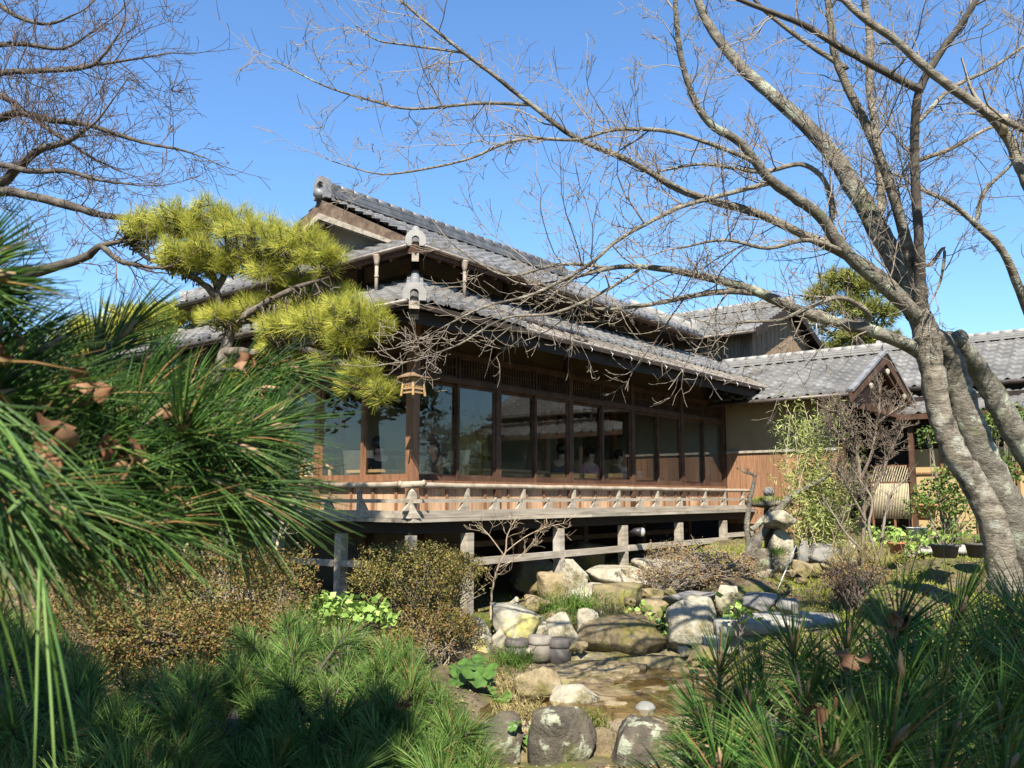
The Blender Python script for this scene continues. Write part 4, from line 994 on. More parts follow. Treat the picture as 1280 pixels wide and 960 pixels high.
def blob_points(rs, n, c, r, shell=.55, top=0.0):
    """points inside an ellipsoid, mostly near its surface"""
    d = rand_dirs(rs, n); d[:, 2] = np.where(rs.rand(n) < top, np.abs(d[:, 2]), d[:, 2])
    q = (shell + (1-shell)*rs.rand(n)**.7)[:, None]
    lump = 1 + .16*np.sin(d[:, :1]*7+d[:, 1:2]*5+c[0]*3) + .10*np.sin(d[:, 2:3]*11+d[:, :1]*9)
    return np.asarray(c) + d*q*lump*np.asarray(r), d
# ------------------------------------------------------------------ rocks
def rock(name, label, x, y, w_, h_, Y, mat, seed, depth=.9, flat=.0, group=None, sink=.12, rot=None, blocky=.68, cat='rock'):
    """a boulder seen at photo pixel x, y (its centre), w_ by h_ pixels, Y metres ahead"""
    rs = np.random.RandomState(seed); c = at(x, y, Y); hw, hh = pw(w_, Y)/2, pw(h_, Y)/2
    bm = bmesh.new(); bmesh.ops.create_icosphere(bm, subdivisions=4, radius=1)
    pl = [(nrm(rs.normal(size=3)), rs.uniform(.58, .95)) for _ in range(13)]
    ph = rs.uniform(0, 6, 9)
    for v in bm.verts:
        p = np.array(v.co); p = p / np.max(np.abs(p))**blocky
        for nn, dd in pl:
            t = p @ nn
            if t > dd: p = p - nn*(t-dd)*.95
        p = p*(1 + .05*math.sin(3.1*p[0]+ph[0])*math.sin(2.7*p[1]+ph[1]) + .035*math.sin(7*p[2]+ph[2]+3*p[0]) + .02*math.sin(13*p[1]+ph[3]+5*p[0])+.016*math.sin(19*p[0]+ph[4]+11*p[2])*math.sin(17*p[1]+ph[5])+.010*math.sin(31*p[1]+ph[6]+23*p[2]))
        v.co = p
    lo = min(v.co.z for v in bm.verts); hi = max(v.co.z for v in bm.verts); xr = max(abs(v.co.x) for v in bm.verts)
    for v in bm.verts:
        z = (v.co.z - lo)/(hi-lo)*2-1
        if flat: z = min(z, 1-flat) 
        v.co = (v.co.x/xr*hw, v.co.y*hw*depth, z*hh)
    if rot: bmesh.ops.rotate(bm, verts=bm.verts, matrix=Matrix.Rotation(R(rot), 3, 'Y'))
    for f in bm.faces: f.smooth = True
    me = bpy.data.meshes.new(name); bm.to_mesh(me); bm.free(); me.materials.append(mat)
    o = bpy.data.objects.new(name, me); COL.objects.link(o); o.location = tuple(c)
    tag(o, label, cat, group)
    return o
GR = 'rocks around the garden pool'
RK = [
 ('pale block of granite with a bright yellow patch, behind the stone pots', 648,784, 62,52, 10.45, ROCK_YEL, 1),
 ('small pointed pale stone sticking up behind the yellow stained block', 640,760, 16,24, 10.75, ROCK_PALE, 2),
 ('low pale stone left of the stone pots, under the yellow stained block', 630,806, 34,40, 10.3, ROCK_PALE, 3),
 ('rounded tan boulder right behind the two dark stone pots', 703,789, 38,40, 10.4, ROCK_PALE, 4),
 ('small upright pale rock at the lower edge of the grass tuft', 735,781, 25,36, 10.5, ROCK_PALE, 5),
 ('broad flat topped brown boulder forming the back edge of the pool', 772,796, 112,48, 10.5, ROCK_BROWN, 6),
 ('small pale stone wedged between the yellow stained block and tan boulder', 678,790, 18,24, 10.35, ROCK_PALE, 7),
 ('mossy yellow brown block right of the grass tuft', 772,753, 62,42, 11.3, ROCK_MOSS, 8),
 ('round mossy stone right of the yellow brown block', 824,765, 42,34, 11.1, ROCK_TAN, 9),
 ('big rounded pale boulder with lichen at the right end of the pool', 869,783, 62,66, 10.2, ROCK_PALE, 10),
 ('long flat grey stone lying on top of the big pale boulder', 864,750, 66,20, 10.6, ROCK_GREY, 11),
 ('flat tan stone below the rusty shrub', 812,742, 44,14, 11.6, ROCK_TAN, 12),
 ('low tan stone at the left of the grass tuft', 672,756, 36,22, 11.0, ROCK_TAN, 13),
 ('tan stone leaning against the second veranda post', 692,738, 36,40, 11.9, ROCK_TAN, 14),
 ('pale pointed rock right of the second veranda post', 716,724, 34,44, 12.3, ROCK_PALE, 15),
 ('pale flat ledge of rock under the veranda beam', 766,722, 86,28, 12.9, ROCK_PALE, 16),
 ('pale flat ledge in front of the third veranda post', 830,712, 70,24, 13.6, ROCK_PALE, 17),
 ('tan rock with a yellow spot below the pale ledges', 748,741, 60,24, 12.0, ROCK_YEL, 18),
 ('cream coloured boulder at the near left rim of the pool', 672,860, 56,44, 8.6, ROCK_TAN, 19),
 ('white veined slab sloping into the near edge of the pool', 719,874, 64,32, 8.5, ROCK_PALE, 20),
 ('small tan stone beside the white ball at the pool rim', 770,895, 34,30, 8.3, ROCK_TAN, 21),
 ('lichen spotted dark boulder at the bottom, left of the crack', 613,940, 68,84, 7.4, ROCK_LICHEN, 22),
 ('large dark boulder in the middle of the bottom edge', 703,946, 74,104, 7.3, ROCK_LICHEN, 23),
 ('wide dark boulder at the bottom right below the white ball', 808,948, 90,92, 7.4, ROCK_LICHEN, 24),
 ('narrow brown stone between the two big dark boulders', 752,952, 42,70, 7.5, ROCK_BROWN, 25),
 ('low brown stone between the left and middle dark boulders', 658,955, 48,50, 7.5, ROCK_BROWN, 26),
 ('grey wedge of rock at the right rim of the pool', 878,820, 36,26, 9.8, ROCK_BROWN, 27),
 ('smooth grey oval cobble on the stone slab', 948,752, 40,20, 9.7, ROCK_GREY, 28),
 ('small round cobble right of the smooth oval cobble', 982,758, 28,18, 9.6, ROCK_GREY, 29),
 ('pale wedge shaped stone behind the oval cobble', 908,747, 26,28, 10.3, ROCK_PALE, 30),
 ('whitish stone at the foot of the azalea, left of the stone pots', 598,806, 34,62, 10.3, ROCK_YEL, 31),
 ('tiny pale pebble stone in the right corner of the pool wall', 852,808, 20,18, 10.3, ROCK_PALE, 32),
 ('tan pebble stone above the right corner of the pool', 838,800, 16,16, 10.5, ROCK_TAN, 33),
 ('tall pale standing stone below the mossy lantern cap', 974,690, 34,62, 12.5, ROCK_PALE, 34),
 ('dark pitted rock left of the standing stone', 947,706, 34,36, 12.3, ROCK_LICHEN, 35),
 ('small white rock below the leaning pruned trunk', 956,720, 18,16, 12.1, ROCK_PALE, 36),
 ('grey upright stone at the left end of the bamboo bed', 1003,690, 14,24, 12.6, ROCK_GREY, 37),
 ('wide grey retaining stone under the bamboo', 1030,694, 46,26, 12.7, ROCK_GREY, 38),
 ('pale retaining stone right of the bamboo bed', 1066,690, 30,26, 12.7, ROCK_PALE, 39),
 ('low tan stone in front of the bamboo bed', 1004,712, 26,22, 12.2, ROCK_TAN, 40),
 ('rounded stone in the grass in front of the bamboo bed', 1040,706, 30,18, 12.2, ROCK_TAN, 41),
 ('dark boulder in the shade under the veranda corner', 670,720, 60,50, 13.2, ROCK_BROWN, 42),
 ('second dark boulder deep in the shade under the veranda', 730,700, 60,40, 14.4, ROCK_BROWN, 43),
 ('pale stone half hidden under the left azalea', 300,760, 40,40, 9.3, ROCK_PALE, 45),
 ('light stone in the gap below the leaning left pine branch', 75,655, 60,50, 11.5, ROCK_PALE, 46),
 ('brown stone at the foot of the round azalea', 545,830, 46,30, 9.3, ROCK_BROWN, 47),
]
for lab, x, y, w_, h_, Y, m, sd_ in RK:
    rock('rock', lab, x, y, w_*1.14, h_*1.12, Y, m, sd_, group=GR, flat=.12 if 'flat' in lab or 'ledge' in lab else 0, depth=1.2 if 'ledge' in lab else .85)
# small filler stones between the boulders, all much alike
rs = np.random.RandomState(77); spots = [(590,835),(660,815),(690,770),(712,812),(728,812),(755,770),(795,770),(815,785),(845,800),(858,815),(655,838),(700,855),(745,892),(780,905),(790,755),(840,742),(900,765),(915,760),(1005,725),(1020,712),(985,715),(965,735),(1045,700),(930,742),(700,765),(725,750),(622,790),(612,800),(640,875),(690,890),(835,905),(755,905),(600,905),(575,900),(870,830),(880,812),(730,905),(680,905)]
for k, (x, y) in enumerate(spots):
    Y = float(np.interp(y, [695,730,760,800,830,860,900,930], [12.6,11.8,10.9,10.3,9.6,8.8,8.0,7.5])); w_ = rs.uniform(9, 20)
    rock('cobble', 'small rough cobble filling a gap between the boulders of the garden pool', x+rs.uniform(-4,4), y+rs.uniform(-3,3), w_, w_*rs.uniform(.6,.95), Y, (ROCK_TAN, ROCK_PALE, ROCK_BROWN, ROCK_MOSS)[k % 4], 700+k, group='small cobbles between the pool boulders', cat='cobble')
# stream bed stone, step and water of the pool
def slab(name, label, corners, thick, mat, seed, cat='slab', kind=None, sub=10, amp=.02):
    """an uneven stone sheet with thickness; corners = four ground plan points with heights"""
    rs = np.random.RandomState(seed); a, b, c, d = [np.asarray(q, float) for q in corners]; n = sub; V = []
    for j in range(n+1):
        for i in range(n+1):
            s, t = i/n, j/n; p = (a*(1-s)+b*s)*(1-t) + (d*(1-s)+c*s)*t
            e = 1 if 0 < i < n and 0 < j < n else .4
            V.append(p + np.array([rs.normal(0, .012), rs.normal(0, .012), rs.normal(0, .012)*e + amp*math.sin(6*s+seed)*math.sin(5*t) + amp*.7*math.sin(17*s+2*math.sin(9*t))*math.sin(13*t+seed)]))
    N = (n+1)**2; F = [(j*(n+1)+i, j*(n+1)+i+1, (j+1)*(n+1)+i+1, (j+1)*(n+1)+i) for j in range(n) for i in range(n)]
    ring = [i for i in range(n+1)] + [j*(n+1)+n for j in range(1, n+1)] + [n*(n+1)+i for i in range(n-1, -1, -1)] + [j*(n+1) for j in range(n-1, 0, -1)]
    L = [V[i] - np.array([0, 0, thick]) for i in ring]; V = V + L
    F += [(ring[k], N+k, N+(k+1) % len(ring), ring[(k+1) % len(ring)]) for k in range(len(ring))]
    F.append(tuple(N+k for k in range(len(ring)))[::-1]); F = [q[::-1] for q in F]
    m = MB(); m.add(V, [q[::-1] for q in F], True); o = m.build(name, mat)
    if label: tag(o, label, cat, kind=kind)
    else: tag(o, kind=kind)
    return o
BED = surf('wet_stream_bed', [(.06,.042,.02),(.20,.145,.075),(.42,.34,.20)], 3.2, .5, .8, (1,2.4,1), 8, .03, patch=[((.30,.25,.09), 1.6, .54, .68), ((.05,.035,.02), 2.6, .56, .68)])
def G(x, y, Y): p = at(x, y, Y); return p
bed = slab('pool_bed', None, [(-.35,7.9,.36),(2.5,7.9,.36),(2.6,10.5,.43),(-.2,10.6,.44)], .2, BED, 5, kind='structure', sub=36, amp=.035)
slab('stone_step', 'long mossy stone step running along the back of the pool', [(.12,10.05,.50),(2.2,9.95,.52),(2.2,10.4,.56),(.1,10.45,.54)], .2, ROCK_MOSS, 6, 'step')
slab('stone_sheet', 'flat yellowish sheet of rock sloping in the middle of the pool', [(-.1,9.2,.42),(1.1,9.35,.43),(1.5,9.95,.47),(.1,10.0,.48)], .1, ROCK_TAN, 7, 'rock')
mb = MB(); mb.add([(-.3,7.95,.405),(2.45,7.95,.405),(2.5,10.3,.412),(-.15,10.4,.412)], [(0,1,2,3)]); wa = mb.build('pool_water', WATER); tag(wa, kind='structure')
# granite slab bridge and its pillar
p0, p1 = at(893, 778, 10.0), at(1015, 778, 10.4)
zz = p0[2]
br = slab('slab_bridge', 'straight dressed granite slab laid as a small bridge right of the pool', [(p0[0], 9.85, zz), (p1[0]+.25, 10.15, zz+.02), (p1[0]+.2, 10.65, zz+.05), (p0[0], 10.35, zz+.03)], .13, STONE_SLAB, 8, 'bridge', sub=6)
pc = at(893, 835, 9.9); mb = MB(); mb.box((pc[0]-.12, 9.85, .2), (pc[0]+.12, 10.1, zz-.135)); pl_ = mb.build('stone_pillar', STONE_SLAB); tag(pl_, 'pale square granite pillar holding up the near end of the slab bridge', 'pillar')
pp = at(1000, 812, 9.9); slab('retaining_stone', 'pale dressed stone face under the slab bridge, beside the pine needles', [(pc[0]+.16, 10.0, zz-.15), (p1[0]+.2, 10.3, zz-.15), (p1[0]+.2, 10.5, zz-.15), (pc[0]+.16, 10.3, zz-.15)], .7, STONE_SLAB, 9, 'stone', sub=5)
# three stoneware pots
for x, y, w_, h_, m, lab in ((646,812,30,26,POT_DARK,'dark squat stoneware pot, leftmost of the three beside the pool'), (675,810,29,30,POT_TWO,'two toned grey stoneware pot, middle of the three beside the pool'), (699,814,30,31,POT_DARK,'dark round stoneware pot, rightmost of the three beside the pool')):
    c = at(x, y, 10.05); r_, h2 = pw(w_, 10.05)/2, pw(h_, 10.05)/2; t = empty('stone_pot', c - np.array([0, 0, h2])); tag(t, lab, 'pot', 'stoneware pots beside the pool')
    mb = MB(); mb.lathe([(r_*.72,0),(r_*.9,h2*.15),(r_,h2*.7),(r_*1.0,h2*1.3)], 20); mb.build('body', m, t)
    mb = MB(); mb.lathe([(r_*1.0,h2*1.302),(r_*1.02,h2*1.5),(r_*.98,h2*1.95),(r_*.9,h2*2.0),(r_*.85,h2*1.9)], 20); mb.build('rim', POT_DARK if m is POT_DARK else surf('pale_rim', [(.26,.23,.19),(.36,.33,.28)], 9, .8, .2), t)
c = at(807, 891, 8.15); r_ = pw(28, 8.15)/2
bm = bmesh.new(); bmesh.ops.create_uvsphere(bm, u_segments=28, v_segments=18, radius=r_)
for v in bm.verts: v.co *= 1 + .02*math.sin(v.co.x*60)*math.sin(v.co.z*50); v.co.z *= .96
for f in bm.faces: f.smooth = True
me = bpy.data.meshes.new('stone_ball'); bm.to_mesh(me); bm.free(); me.materials.append(surf('white_stone_ball', [(.20,.20,.18),(.34,.34,.31)], 7, .8, .5, bscale=26, bdist=.01, patch=[((.08,.09,.05), 9, .54, .62)]))
sb = bpy.data.objects.new('stone_ball', me); COL.objects.link(sb); sb.location = tuple(c); tag(sb, 'white round stone ball resting on the dark boulder at the pool rim', 'stone ball')
# mossy stone lantern right of the veranda
lt_ = at(962, 640, 12.9); sl = empty('stone_lantern', (lt_[0], lt_[1], gz(lt_[0], lt_[1]))); g0 = sl.location.z
tag(sl, 'old stone lantern with a flat moss grown cap at the right end of the veranda', 'stone lantern')
zc = at(962, 635, 12.9)[2] - g0
mb = MB(); mb.lathe([(.10,zc+.0),(.33,zc+.03),(.35,zc+.06),(.28,zc+.10),(.13,zc+.135),(.06,zc+.18)], 14); mb.build('cap', ROCK_LICHEN, sl)
rs = np.random.RandomState(5); n = 900; a = rs.uniform(0, 6.28, n); q = .30*np.sqrt(rs.rand(n)); b0 = np.stack([q*np.cos(a), q*np.sin(a), zc+.17-.33*q], 1); dd = nrm3 = b0*np.array([.6,.6,0]) + np.array([0,0,.25]) + rs.normal(0,.08,(n,3)); dd /= np.linalg.norm(dd, axis=1)[:, None]
mo = needles_mesh('moss', b0, dd, rs.uniform(.03,.07,n), np.full(n,.004), MOSS, sl, 1, .1); mo['kind'] = 'stuff'
mb = MB(); mb.lathe([(.03,zc+.17),(.075,zc+.19),(.085,zc+.25),(.05,zc+.30),(.01,zc+.31)], 12); mb.build('finial', ROCK_GREY, sl)
mb = MB(); mb.lathe([(.08,zc-.26),(.09,zc-.22),(.09,zc-.06),(.08,zc)], 8, smooth=False); mb.build('light_box', ROCK_LICHEN, sl)
mb = MB(); mb.lathe([(.13,0),(.15,.08),(.10,.15),(.09,zc-.34),(.17,zc-.28),(.17,zc-.262)], 12); mb.build('shaft', ROCK_LICHEN, sl)
rock('rock', 'pale dome shaped stone just below the mossy lantern cap', 977,650, 42,25, 12.35, ROCK_PALE, 61, group=GR, flat=0)
# floodlight under the veranda
fl = h_empty('floodlight', 5.0, .02, 1.72); tag(fl, 'small round floodlight with a shiny lens on a post under the veranda', 'floodlight')
mb = MB(); mb.tube([(0,.04,0),(.02,-.05,.03),(.05,-.16,.02)], [.02,.05,.075], 14); mb.build('housing', BLACKP, fl)
mb = MB(); mb.tube([(.051,-.162,.02),(.062,-.195,.017),(.068,-.21,.016)], [.073,.06,.02], 14); mb.build('lens', plain('bright_lens', (.75,.76,.76), .08, .7), fl)
# thin stakes
for (a, b, Y, lab) in (((995,682),(972,737),11.6,'thin white stake leaning in front of the standing stones'),):
    mb = MB(); mb.tube([at(*a, Y), at(*b, Y-.4)], .0055, 6); o = mb.build('garden_stake', WHITE); tag(o, lab, 'stake')
# flowerpots and tubs on the right lawn
def flowerpot(name, x, y, Y, r_, h_, m, lab, leafm=None, nl=70):
    c = at(x, y, Y); t = empty(name, (c[0], c[1], c[2])); tag(t, lab, 'flowerpot')
    mb = MB(); mb.lathe([(r_*.72,0),(r_*.95,h_*.85),(r_*1.08,h_*.86),(r_*1.08,h_),(r_*.95,h_),(r_*.9,h_*.9)], 18); mb.build('pot', m, t)
    if leafm:
        rs = np.random.RandomState(int(x)); p, d = blob_points(rs, nl, (0,0,h_+r_*.9), (r_*1.6,r_*1.6,r_*1.1)); leaves_mesh('leaves', p, nrm_rows(d+np.array([0,0,.6])), np.full(nl, .09)*rs.uniform(.6,1.1,nl), leafm, t, .75, .2, rs)
        mb = MB(); 
        for k in range(7): mb.tube([(0,0,h_*.8), p[k]*.6+np.array([0,0,h_*.4]), p[k]], .006, 5)
        mb.build('stems', BARK_TWIG, t)
def nrm_rows(a): return a/(np.linalg.norm(a, axis=1)[:, None]+1e-9)
flowerpot('flowerpot', 1121, 692, 11.6, .11, .15, TERRACOTTA, 'orange terracotta pot of leafy herbs on the right lawn', LEAF_LIME)
flowerpot('planter_tub', 1182, 697, 10.8, .17, .16, POT_DARK, 'low dark planter tub on the lawn in front of the yellow wall', LEAF_SHRUB, 40)
flowerpot('planter_tub', 1222, 697, 10.9, .14, .18, POT_DARK, 'second dark tub on the lawn nearest the cherry trunk', LEAF_SHRUB, 40)
flowerpot('flowerpot', 1158, 650, 14.2, .17, .26, TERRACOTTA, 'brown pot in the shade by the yellow plaster wall', LEAF_SHRUB, 60)
bk = at(1147, 668, 13.4); mb = MB(); mb.lathe([(.13,0),(.16,.2),(.165,.205),(.15,.2)], 16, (0,0,0)); t = empty('white_basin', bk - np.array([0,0,.1])); tag(t, 'small white basin on the ground before the dark doorway', 'basin'); mb.build('bowl', WHITE, t)
ss = slab('stepping_stone', 'flat grey stepping stone on the right lawn behind the planter tubs', [at(1150,686,11.8), at(1215,686,11.8), at(1212,682,12.3), at(1155,682,12.3)], .06, STONE_SLAB, 12, 'stepping stone', sub=6)
# ------------------------------------------------------------------ people, furniture inside
def person(loc, rz, top, label, lean=0., arm=(.25,.35), hair='long', scale=1.0, pants=None):
    """a seated figure: one skinned body, clothing and hair as children; origin on the floor below the hips"""
    t = empty('person', loc, rz); tag(t, label, 'person')
    def chain(name, verts, edges, rad, mat, root=0):
        me = bpy.data.meshes.new(name); me.from_pydata([tuple(np.array(v)*scale) for v in verts], edges, []); me.materials.append(mat)
        o = bpy.data.objects.new(name, me); COL.objects.link(o); o.parent = t
        m = o.modifiers.new('skin', 'SKIN'); m.use_smooth_shade = True
        for sv, r_ in zip(me.skin_vertices[0].data, rad): sv.radius = (r_*scale, r_*scale)
        me.skin_vertices[0].data[root].use_root = True
        s = o.modifiers.new('sub', 'SUBSURF'); s.levels = 2; s.render_levels = 2
        return o
    hz = .22; L = lean
    P = [(0,0,hz),(0,.03+L*.3,hz+.25),(0,.02+L*.7,hz+.46),(0,.03+L,hz+.53),(0,.05+L*1.15,hz+.60),(0,.06+L*1.25,hz+.70)]
    rad = [.13,.12,.10,.052,.075,.085]; E = [(0,1),(1,2),(2,3),(3,4),(4,5)]
    for sg in (-1,1):
        k = len(P); P += [(sg*.17,.02+L*.7,hz+.44),(sg*.21,.10+L*.6,hz+.22),(sg*.14,.10+L*.5+arm[0],hz+.24),(sg*.10,.14+L*.5+arm[1],hz+.27)]; rad += [.055,.043,.032,.028]; E += [(2,k),(k,k+1),(k+1,k+2),(k+2,k+3)]
        hp = np.array(P[k+3])
        for fi, (dx, ln_) in enumerate(((-.032,.055),(-.012,.075),(.010,.08),(.030,.068))):
            q = len(P); P += [tuple(hp+np.array([sg*-dx*.7,.045,.004])), tuple(hp+np.array([sg*-dx,.05+ln_*.6,-.012])), tuple(hp+np.array([sg*-dx,.05+ln_*.9,-.035]))]; rad += [.011,.009,.008]; E += [(k+3,q),(q,q+1),(q+1,q+2)]
        q = len(P); P += [tuple(hp+np.array([-sg*.035,.02,.0])), tuple(hp+np.array([-sg*.05,.055,-.01]))]; rad += [.012,.009]; E += [(k+3,q),(q,q+1)]
        k = len(P); P += [(sg*.09,.03,hz-.01),(sg*.12,.42,hz+.02),(sg*.12,.42,.08),(sg*.12,.55,.04)]; rad += [.09,.065,.045,.035]; E += [(0,k),(k,k+1),(k+1,k+2),(k+2,k+3)]
    chain('body', P, E, rad, SKIN)
    h = np.array(P[5])*scale
    T = [(0,0,hz-.02),(0,.03+L*.3,hz+.25),(0,.02+L*.7,hz+.46),(0,.028+L*.9,hz+.52)]; tr = [.15,.14,.125,.07]; TE = [(0,1),(1,2),(2,3)]
    for sg in (-1,1):
        k = len(T); T += [(sg*.175,.02+L*.7,hz+.44),(sg*.215,.10+L*.6,hz+.22),(sg*.145,.09+L*.5+arm[0]*.9,hz+.24)]; tr += [.072,.06,.048]; TE += [(2,k),(k,k+1),(k+1,k+2)]
    chain('jacket', T, TE, tr, top)
    K = [(0,0,hz-.03)]; kr = [.15]; KE = []
    for sg in (-1,1):
        k = len(K); K += [(sg*.095,.05,hz-.01),(sg*.12,.43,hz+.02),(sg*.12,.42,.12)]; kr += [.10,.078,.06]; KE += [(0,k),(k,k+1),(k+1,k+2)]
    chain('trousers', K, KE, kr, pants or CLOTH_DARK)
    bm = bmesh.new(); bmesh.ops.create_uvsphere(bm, u_segments=20, v_segments=14, radius=.112*scale)
    for v in bm.verts:
        if v.co.y > .045*scale and v.co.z < .055*scale: v.co.y = .045*scale - (.055*scale - v.co.z)*.6
        if v.co.z < 0 and hair == 'long': v.co.z *= 2.9; v.co.y -= .01
        v.co.z *= 1.08
    for f in bm.faces: f.smooth = True
    me = bpy.data.meshes.new('hair'); bm.to_mesh(me); bm.free(); me.materials.append(HAIR); o = bpy.data.objects.new('hair', me); COL.objects.link(o); o.parent = t; o.location = tuple(h + np.array([0,-.022,.018])*scale)
    fm = MB()
    for sg in (-1,1): fm.lathe([(.001,-.006),(.009,-.003),(.009,.003),(.001,.006)], 8, tuple(h+np.array([sg*.032,.083,.0])*scale))
    fm.lathe([(.001,-.004),(.02,-.002),(.02,.002),(.001,.004)], 8, tuple(h+np.array([0,.079,-.062])*scale)); fm.build('face_features', HAIR, t)
    fm = MB(); fm.add([h+np.array(q)*scale for q in ((-.012,.082,-.03),(.012,.082,-.03),(0,.108,-.032),(0,.084,.012))], [(0,1,2),(0,2,3),(1,3,2),(0,3,1)]); fm.build('nose', SKIN, t)
    return t
FLR = DZ + .12
def inside(x, y, v): r = ray(x, y); n = np.array([V2[0], V2[1], 0]); P0 = HB(0, v, 0); k = ((P0-ORG) @ n)/(r @ n); return HI(ORG + r*k)
def hloc(u, v, z): return tuple(HB(u, v, z))
u_, v_ = inside(556, 570, 1.35)
person(hloc(u_, v_, FLR), HRZ+R(95), CLOTH_BLACK, 'woman in black with long dark hair seated behind the glass right of the corner post', .2, (.22,.30), 'long', .95)
u_, v_ = inside(478, 578, 1.95); 
person(hloc(u_, v_, FLR), HRZ+R(-35), CLOTH_BLACK, 'person in a black jacket leaning over a table behind the left windows', .3, (.24,.34), 'short', .98)
u_, v_ = inside(700, 565, 1.7)
person(hloc(u_, v_, FLR+.05), HRZ+R(-80), CLOTH_NAVY, 'person in a dark blue top seated behind the third window bay', .05, (.2,.28), 'short')
u_, v_ = inside(733, 570, 2.1)
person(hloc(u_, v_, FLR+.05), HRZ+R(170), CLOTH_PINK, 'person in a dusty pink top seated at the long table', .06, (.2,.28), 'short')
u_, v_ = inside(768, 568, 2.2)
person(hloc(u_, v_, FLR+.05), HRZ+R(185), CLOTH_BLACK, 'person in black seated at the right end of the long table', .06, (.2,.28), 'short')
def table(u, v, lu, lv, h, label):
    t = h_empty('low_table', u, v, FLR); tag(t, label, 'table')
    mb = MB(); mb.box((-lu/2,-lv/2,h-.04),(lu/2,lv/2,h)); mb.build('tabletop', WOOD_LIGHT, t)
    mb = MB(); mb.box((-lu/2+.05,-lv/2+.04,h-.1),(lu/2-.05,lv/2-.04,h-.042)); mb.build('apron', WOOD_LIGHT, t)
    for sx in (-1,1):
        for sy in (-1,1): mb = MB(); a, b = sx*(lu/2-.06), sy*(lv/2-.06); mb.box((a-.03,b-.03,0),(a+.03,b+.03,h-.102)); mb.build('leg', WOOD_LIGHT, t)
    return t
table(3.6, 1.55, 1.7, .6, .56, 'long light wood table behind the second window bay')
table(5.6, 1.5, 1.5, .6, .54, 'light wood table in front of the pink and blue clothed guests')
table(1.15, 1.75, .7, .7, .50, 'small light wood table behind the corner post')
table(7.6, 1.6, .8, .6, .50, 'dark corner table carrying magazines behind the right windows')
def armchair(u, v, rz, label):
    t = empty('armchair', hloc(u, v, FLR), HRZ+rz); tag(t, label, 'armchair', 'light wood armchairs behind the glass')
    mb = MB(); mb.box((-.24,-.24,.33),(.24,.24,.42)); mb.build('seat', CUSHION, t)
    mb = MB(); mb.prism([(-.22,-.20,.42),(.22,-.20,.42),(.22,-.30,.80),(-.22,-.30,.80)], np.array([0,-.05,0]), np.array([0,.02,0])); mb.build('backrest', CUSHION, t)
    for sx in (-1,1):
        mb = MB(); mb.tube([(sx*.27,-.30,.56),(sx*.28,-.05,.60),(sx*.28,.16,.58),(sx*.27,.26,.52)], .025, 8); mb.build('armrest', WOOD_LIGHT, t)
        for y in (-.24,.22): mb = MB(); mb.box((sx*.265-.02,y-.02,0),(sx*.265+.02,y+.02,.57)); mb.build('leg', WOOD_LIGHT, t)
    return t
armchair(1.5, 2.5, R(-60), 'light wood armchair with cream cushion nearest the left windows')
armchair(.98, 2.75, R(200), 'cream cushioned armchair left of the person in the black jacket')
armchair(1.85, 1.25, R(80), 'armchair at the woman in black, right behind the corner post')
for (u, v, lab, c_, s_) in ((7.45,1.55,'white and green box on the corner table behind the right windows',(.55,.62,.60),(.22,.16,.2)), (7.85,1.55,'blue patterned box beside the white box',(.25,.38,.45),(.14,.12,.14))):
    t = h_empty('display_box', u, v, FLR+.50); tag(t, lab, 'box'); mb = MB(); mb.box((-s_[0]/2,-s_[1]/2,0),(s_[0]/2,s_[1]/2,s_[2])); mb.build('carton', plain('carton_'+lab[:4], c_), t)
    mb = MB(); mb.box((-s_[0]/2-.004,-s_[1]/2-.004,s_[2]*.35),(s_[0]/2+.004,s_[1]/2+.004,s_[2]*.6)); mb.build('printed_band', plain('band_'+lab[:4], (.10,.30,.28)), t)
# ------------------------------------------------------------------ the big bare cherry tree at the right
cherry = empty('cherry_tree', (at(1265, 735, 7.1)[0], 7.1, gz(at(1265, 735, 7.1)[0], 7.1)))
tag(cherry, 'large leafless cherry tree with several leaning lichen spotted trunks rising at the right', 'tree')
co = np.array(cherry.location)
def PL(lst): return [at(x, y, Y) - co for x, y, Y in lst]
def PR(lst, Y): return [pw(r_, Y) for r_ in lst]
TR = [
 ([(1262,760,7.0),(1254,715,7.0),(1240,650,7.0),(1214,600,7.05),(1190,560,7.05),(1174,514,7.1),(1166,465,7.1),(1158,425,7.1),(1150,392,7.1)], [23,18,16,15.5,14.5,14,14.5,15,14], BARK_CHERRY),
 ([(1330,800,7.6),(1292,715,7.55),(1262,640,7.5),(1238,590,7.5),(1216,541,7.45),(1200,495,7.45),(1190,455,7.4),(1180,430,7.35),(1170,420,7.3),(1163,428,7.25)], [28,23,21,20,19.5,17.5,15,13,10,7], BARK_LICHEN),
 ([(1350,690,7.9),(1300,590,7.85),(1268,540,7.8),(1240,490,7.8),(1222,462,7.75),(1203,437,7.65),(1188,426,7.55),(1176,430,7.45),(1168,440,7.35)], [19,17,16,15,13.5,13,12,11,8], BARK_LICHEN),
]
limbs = []; cand = []
for i, (pts, rad, m) in enumerate(TR):
    o, c, r_ = limb_mesh('trunk', PL(pts), PR(rad, 7.3), m, cherry, 14, .045, 10+i, 6); cand.append(c)
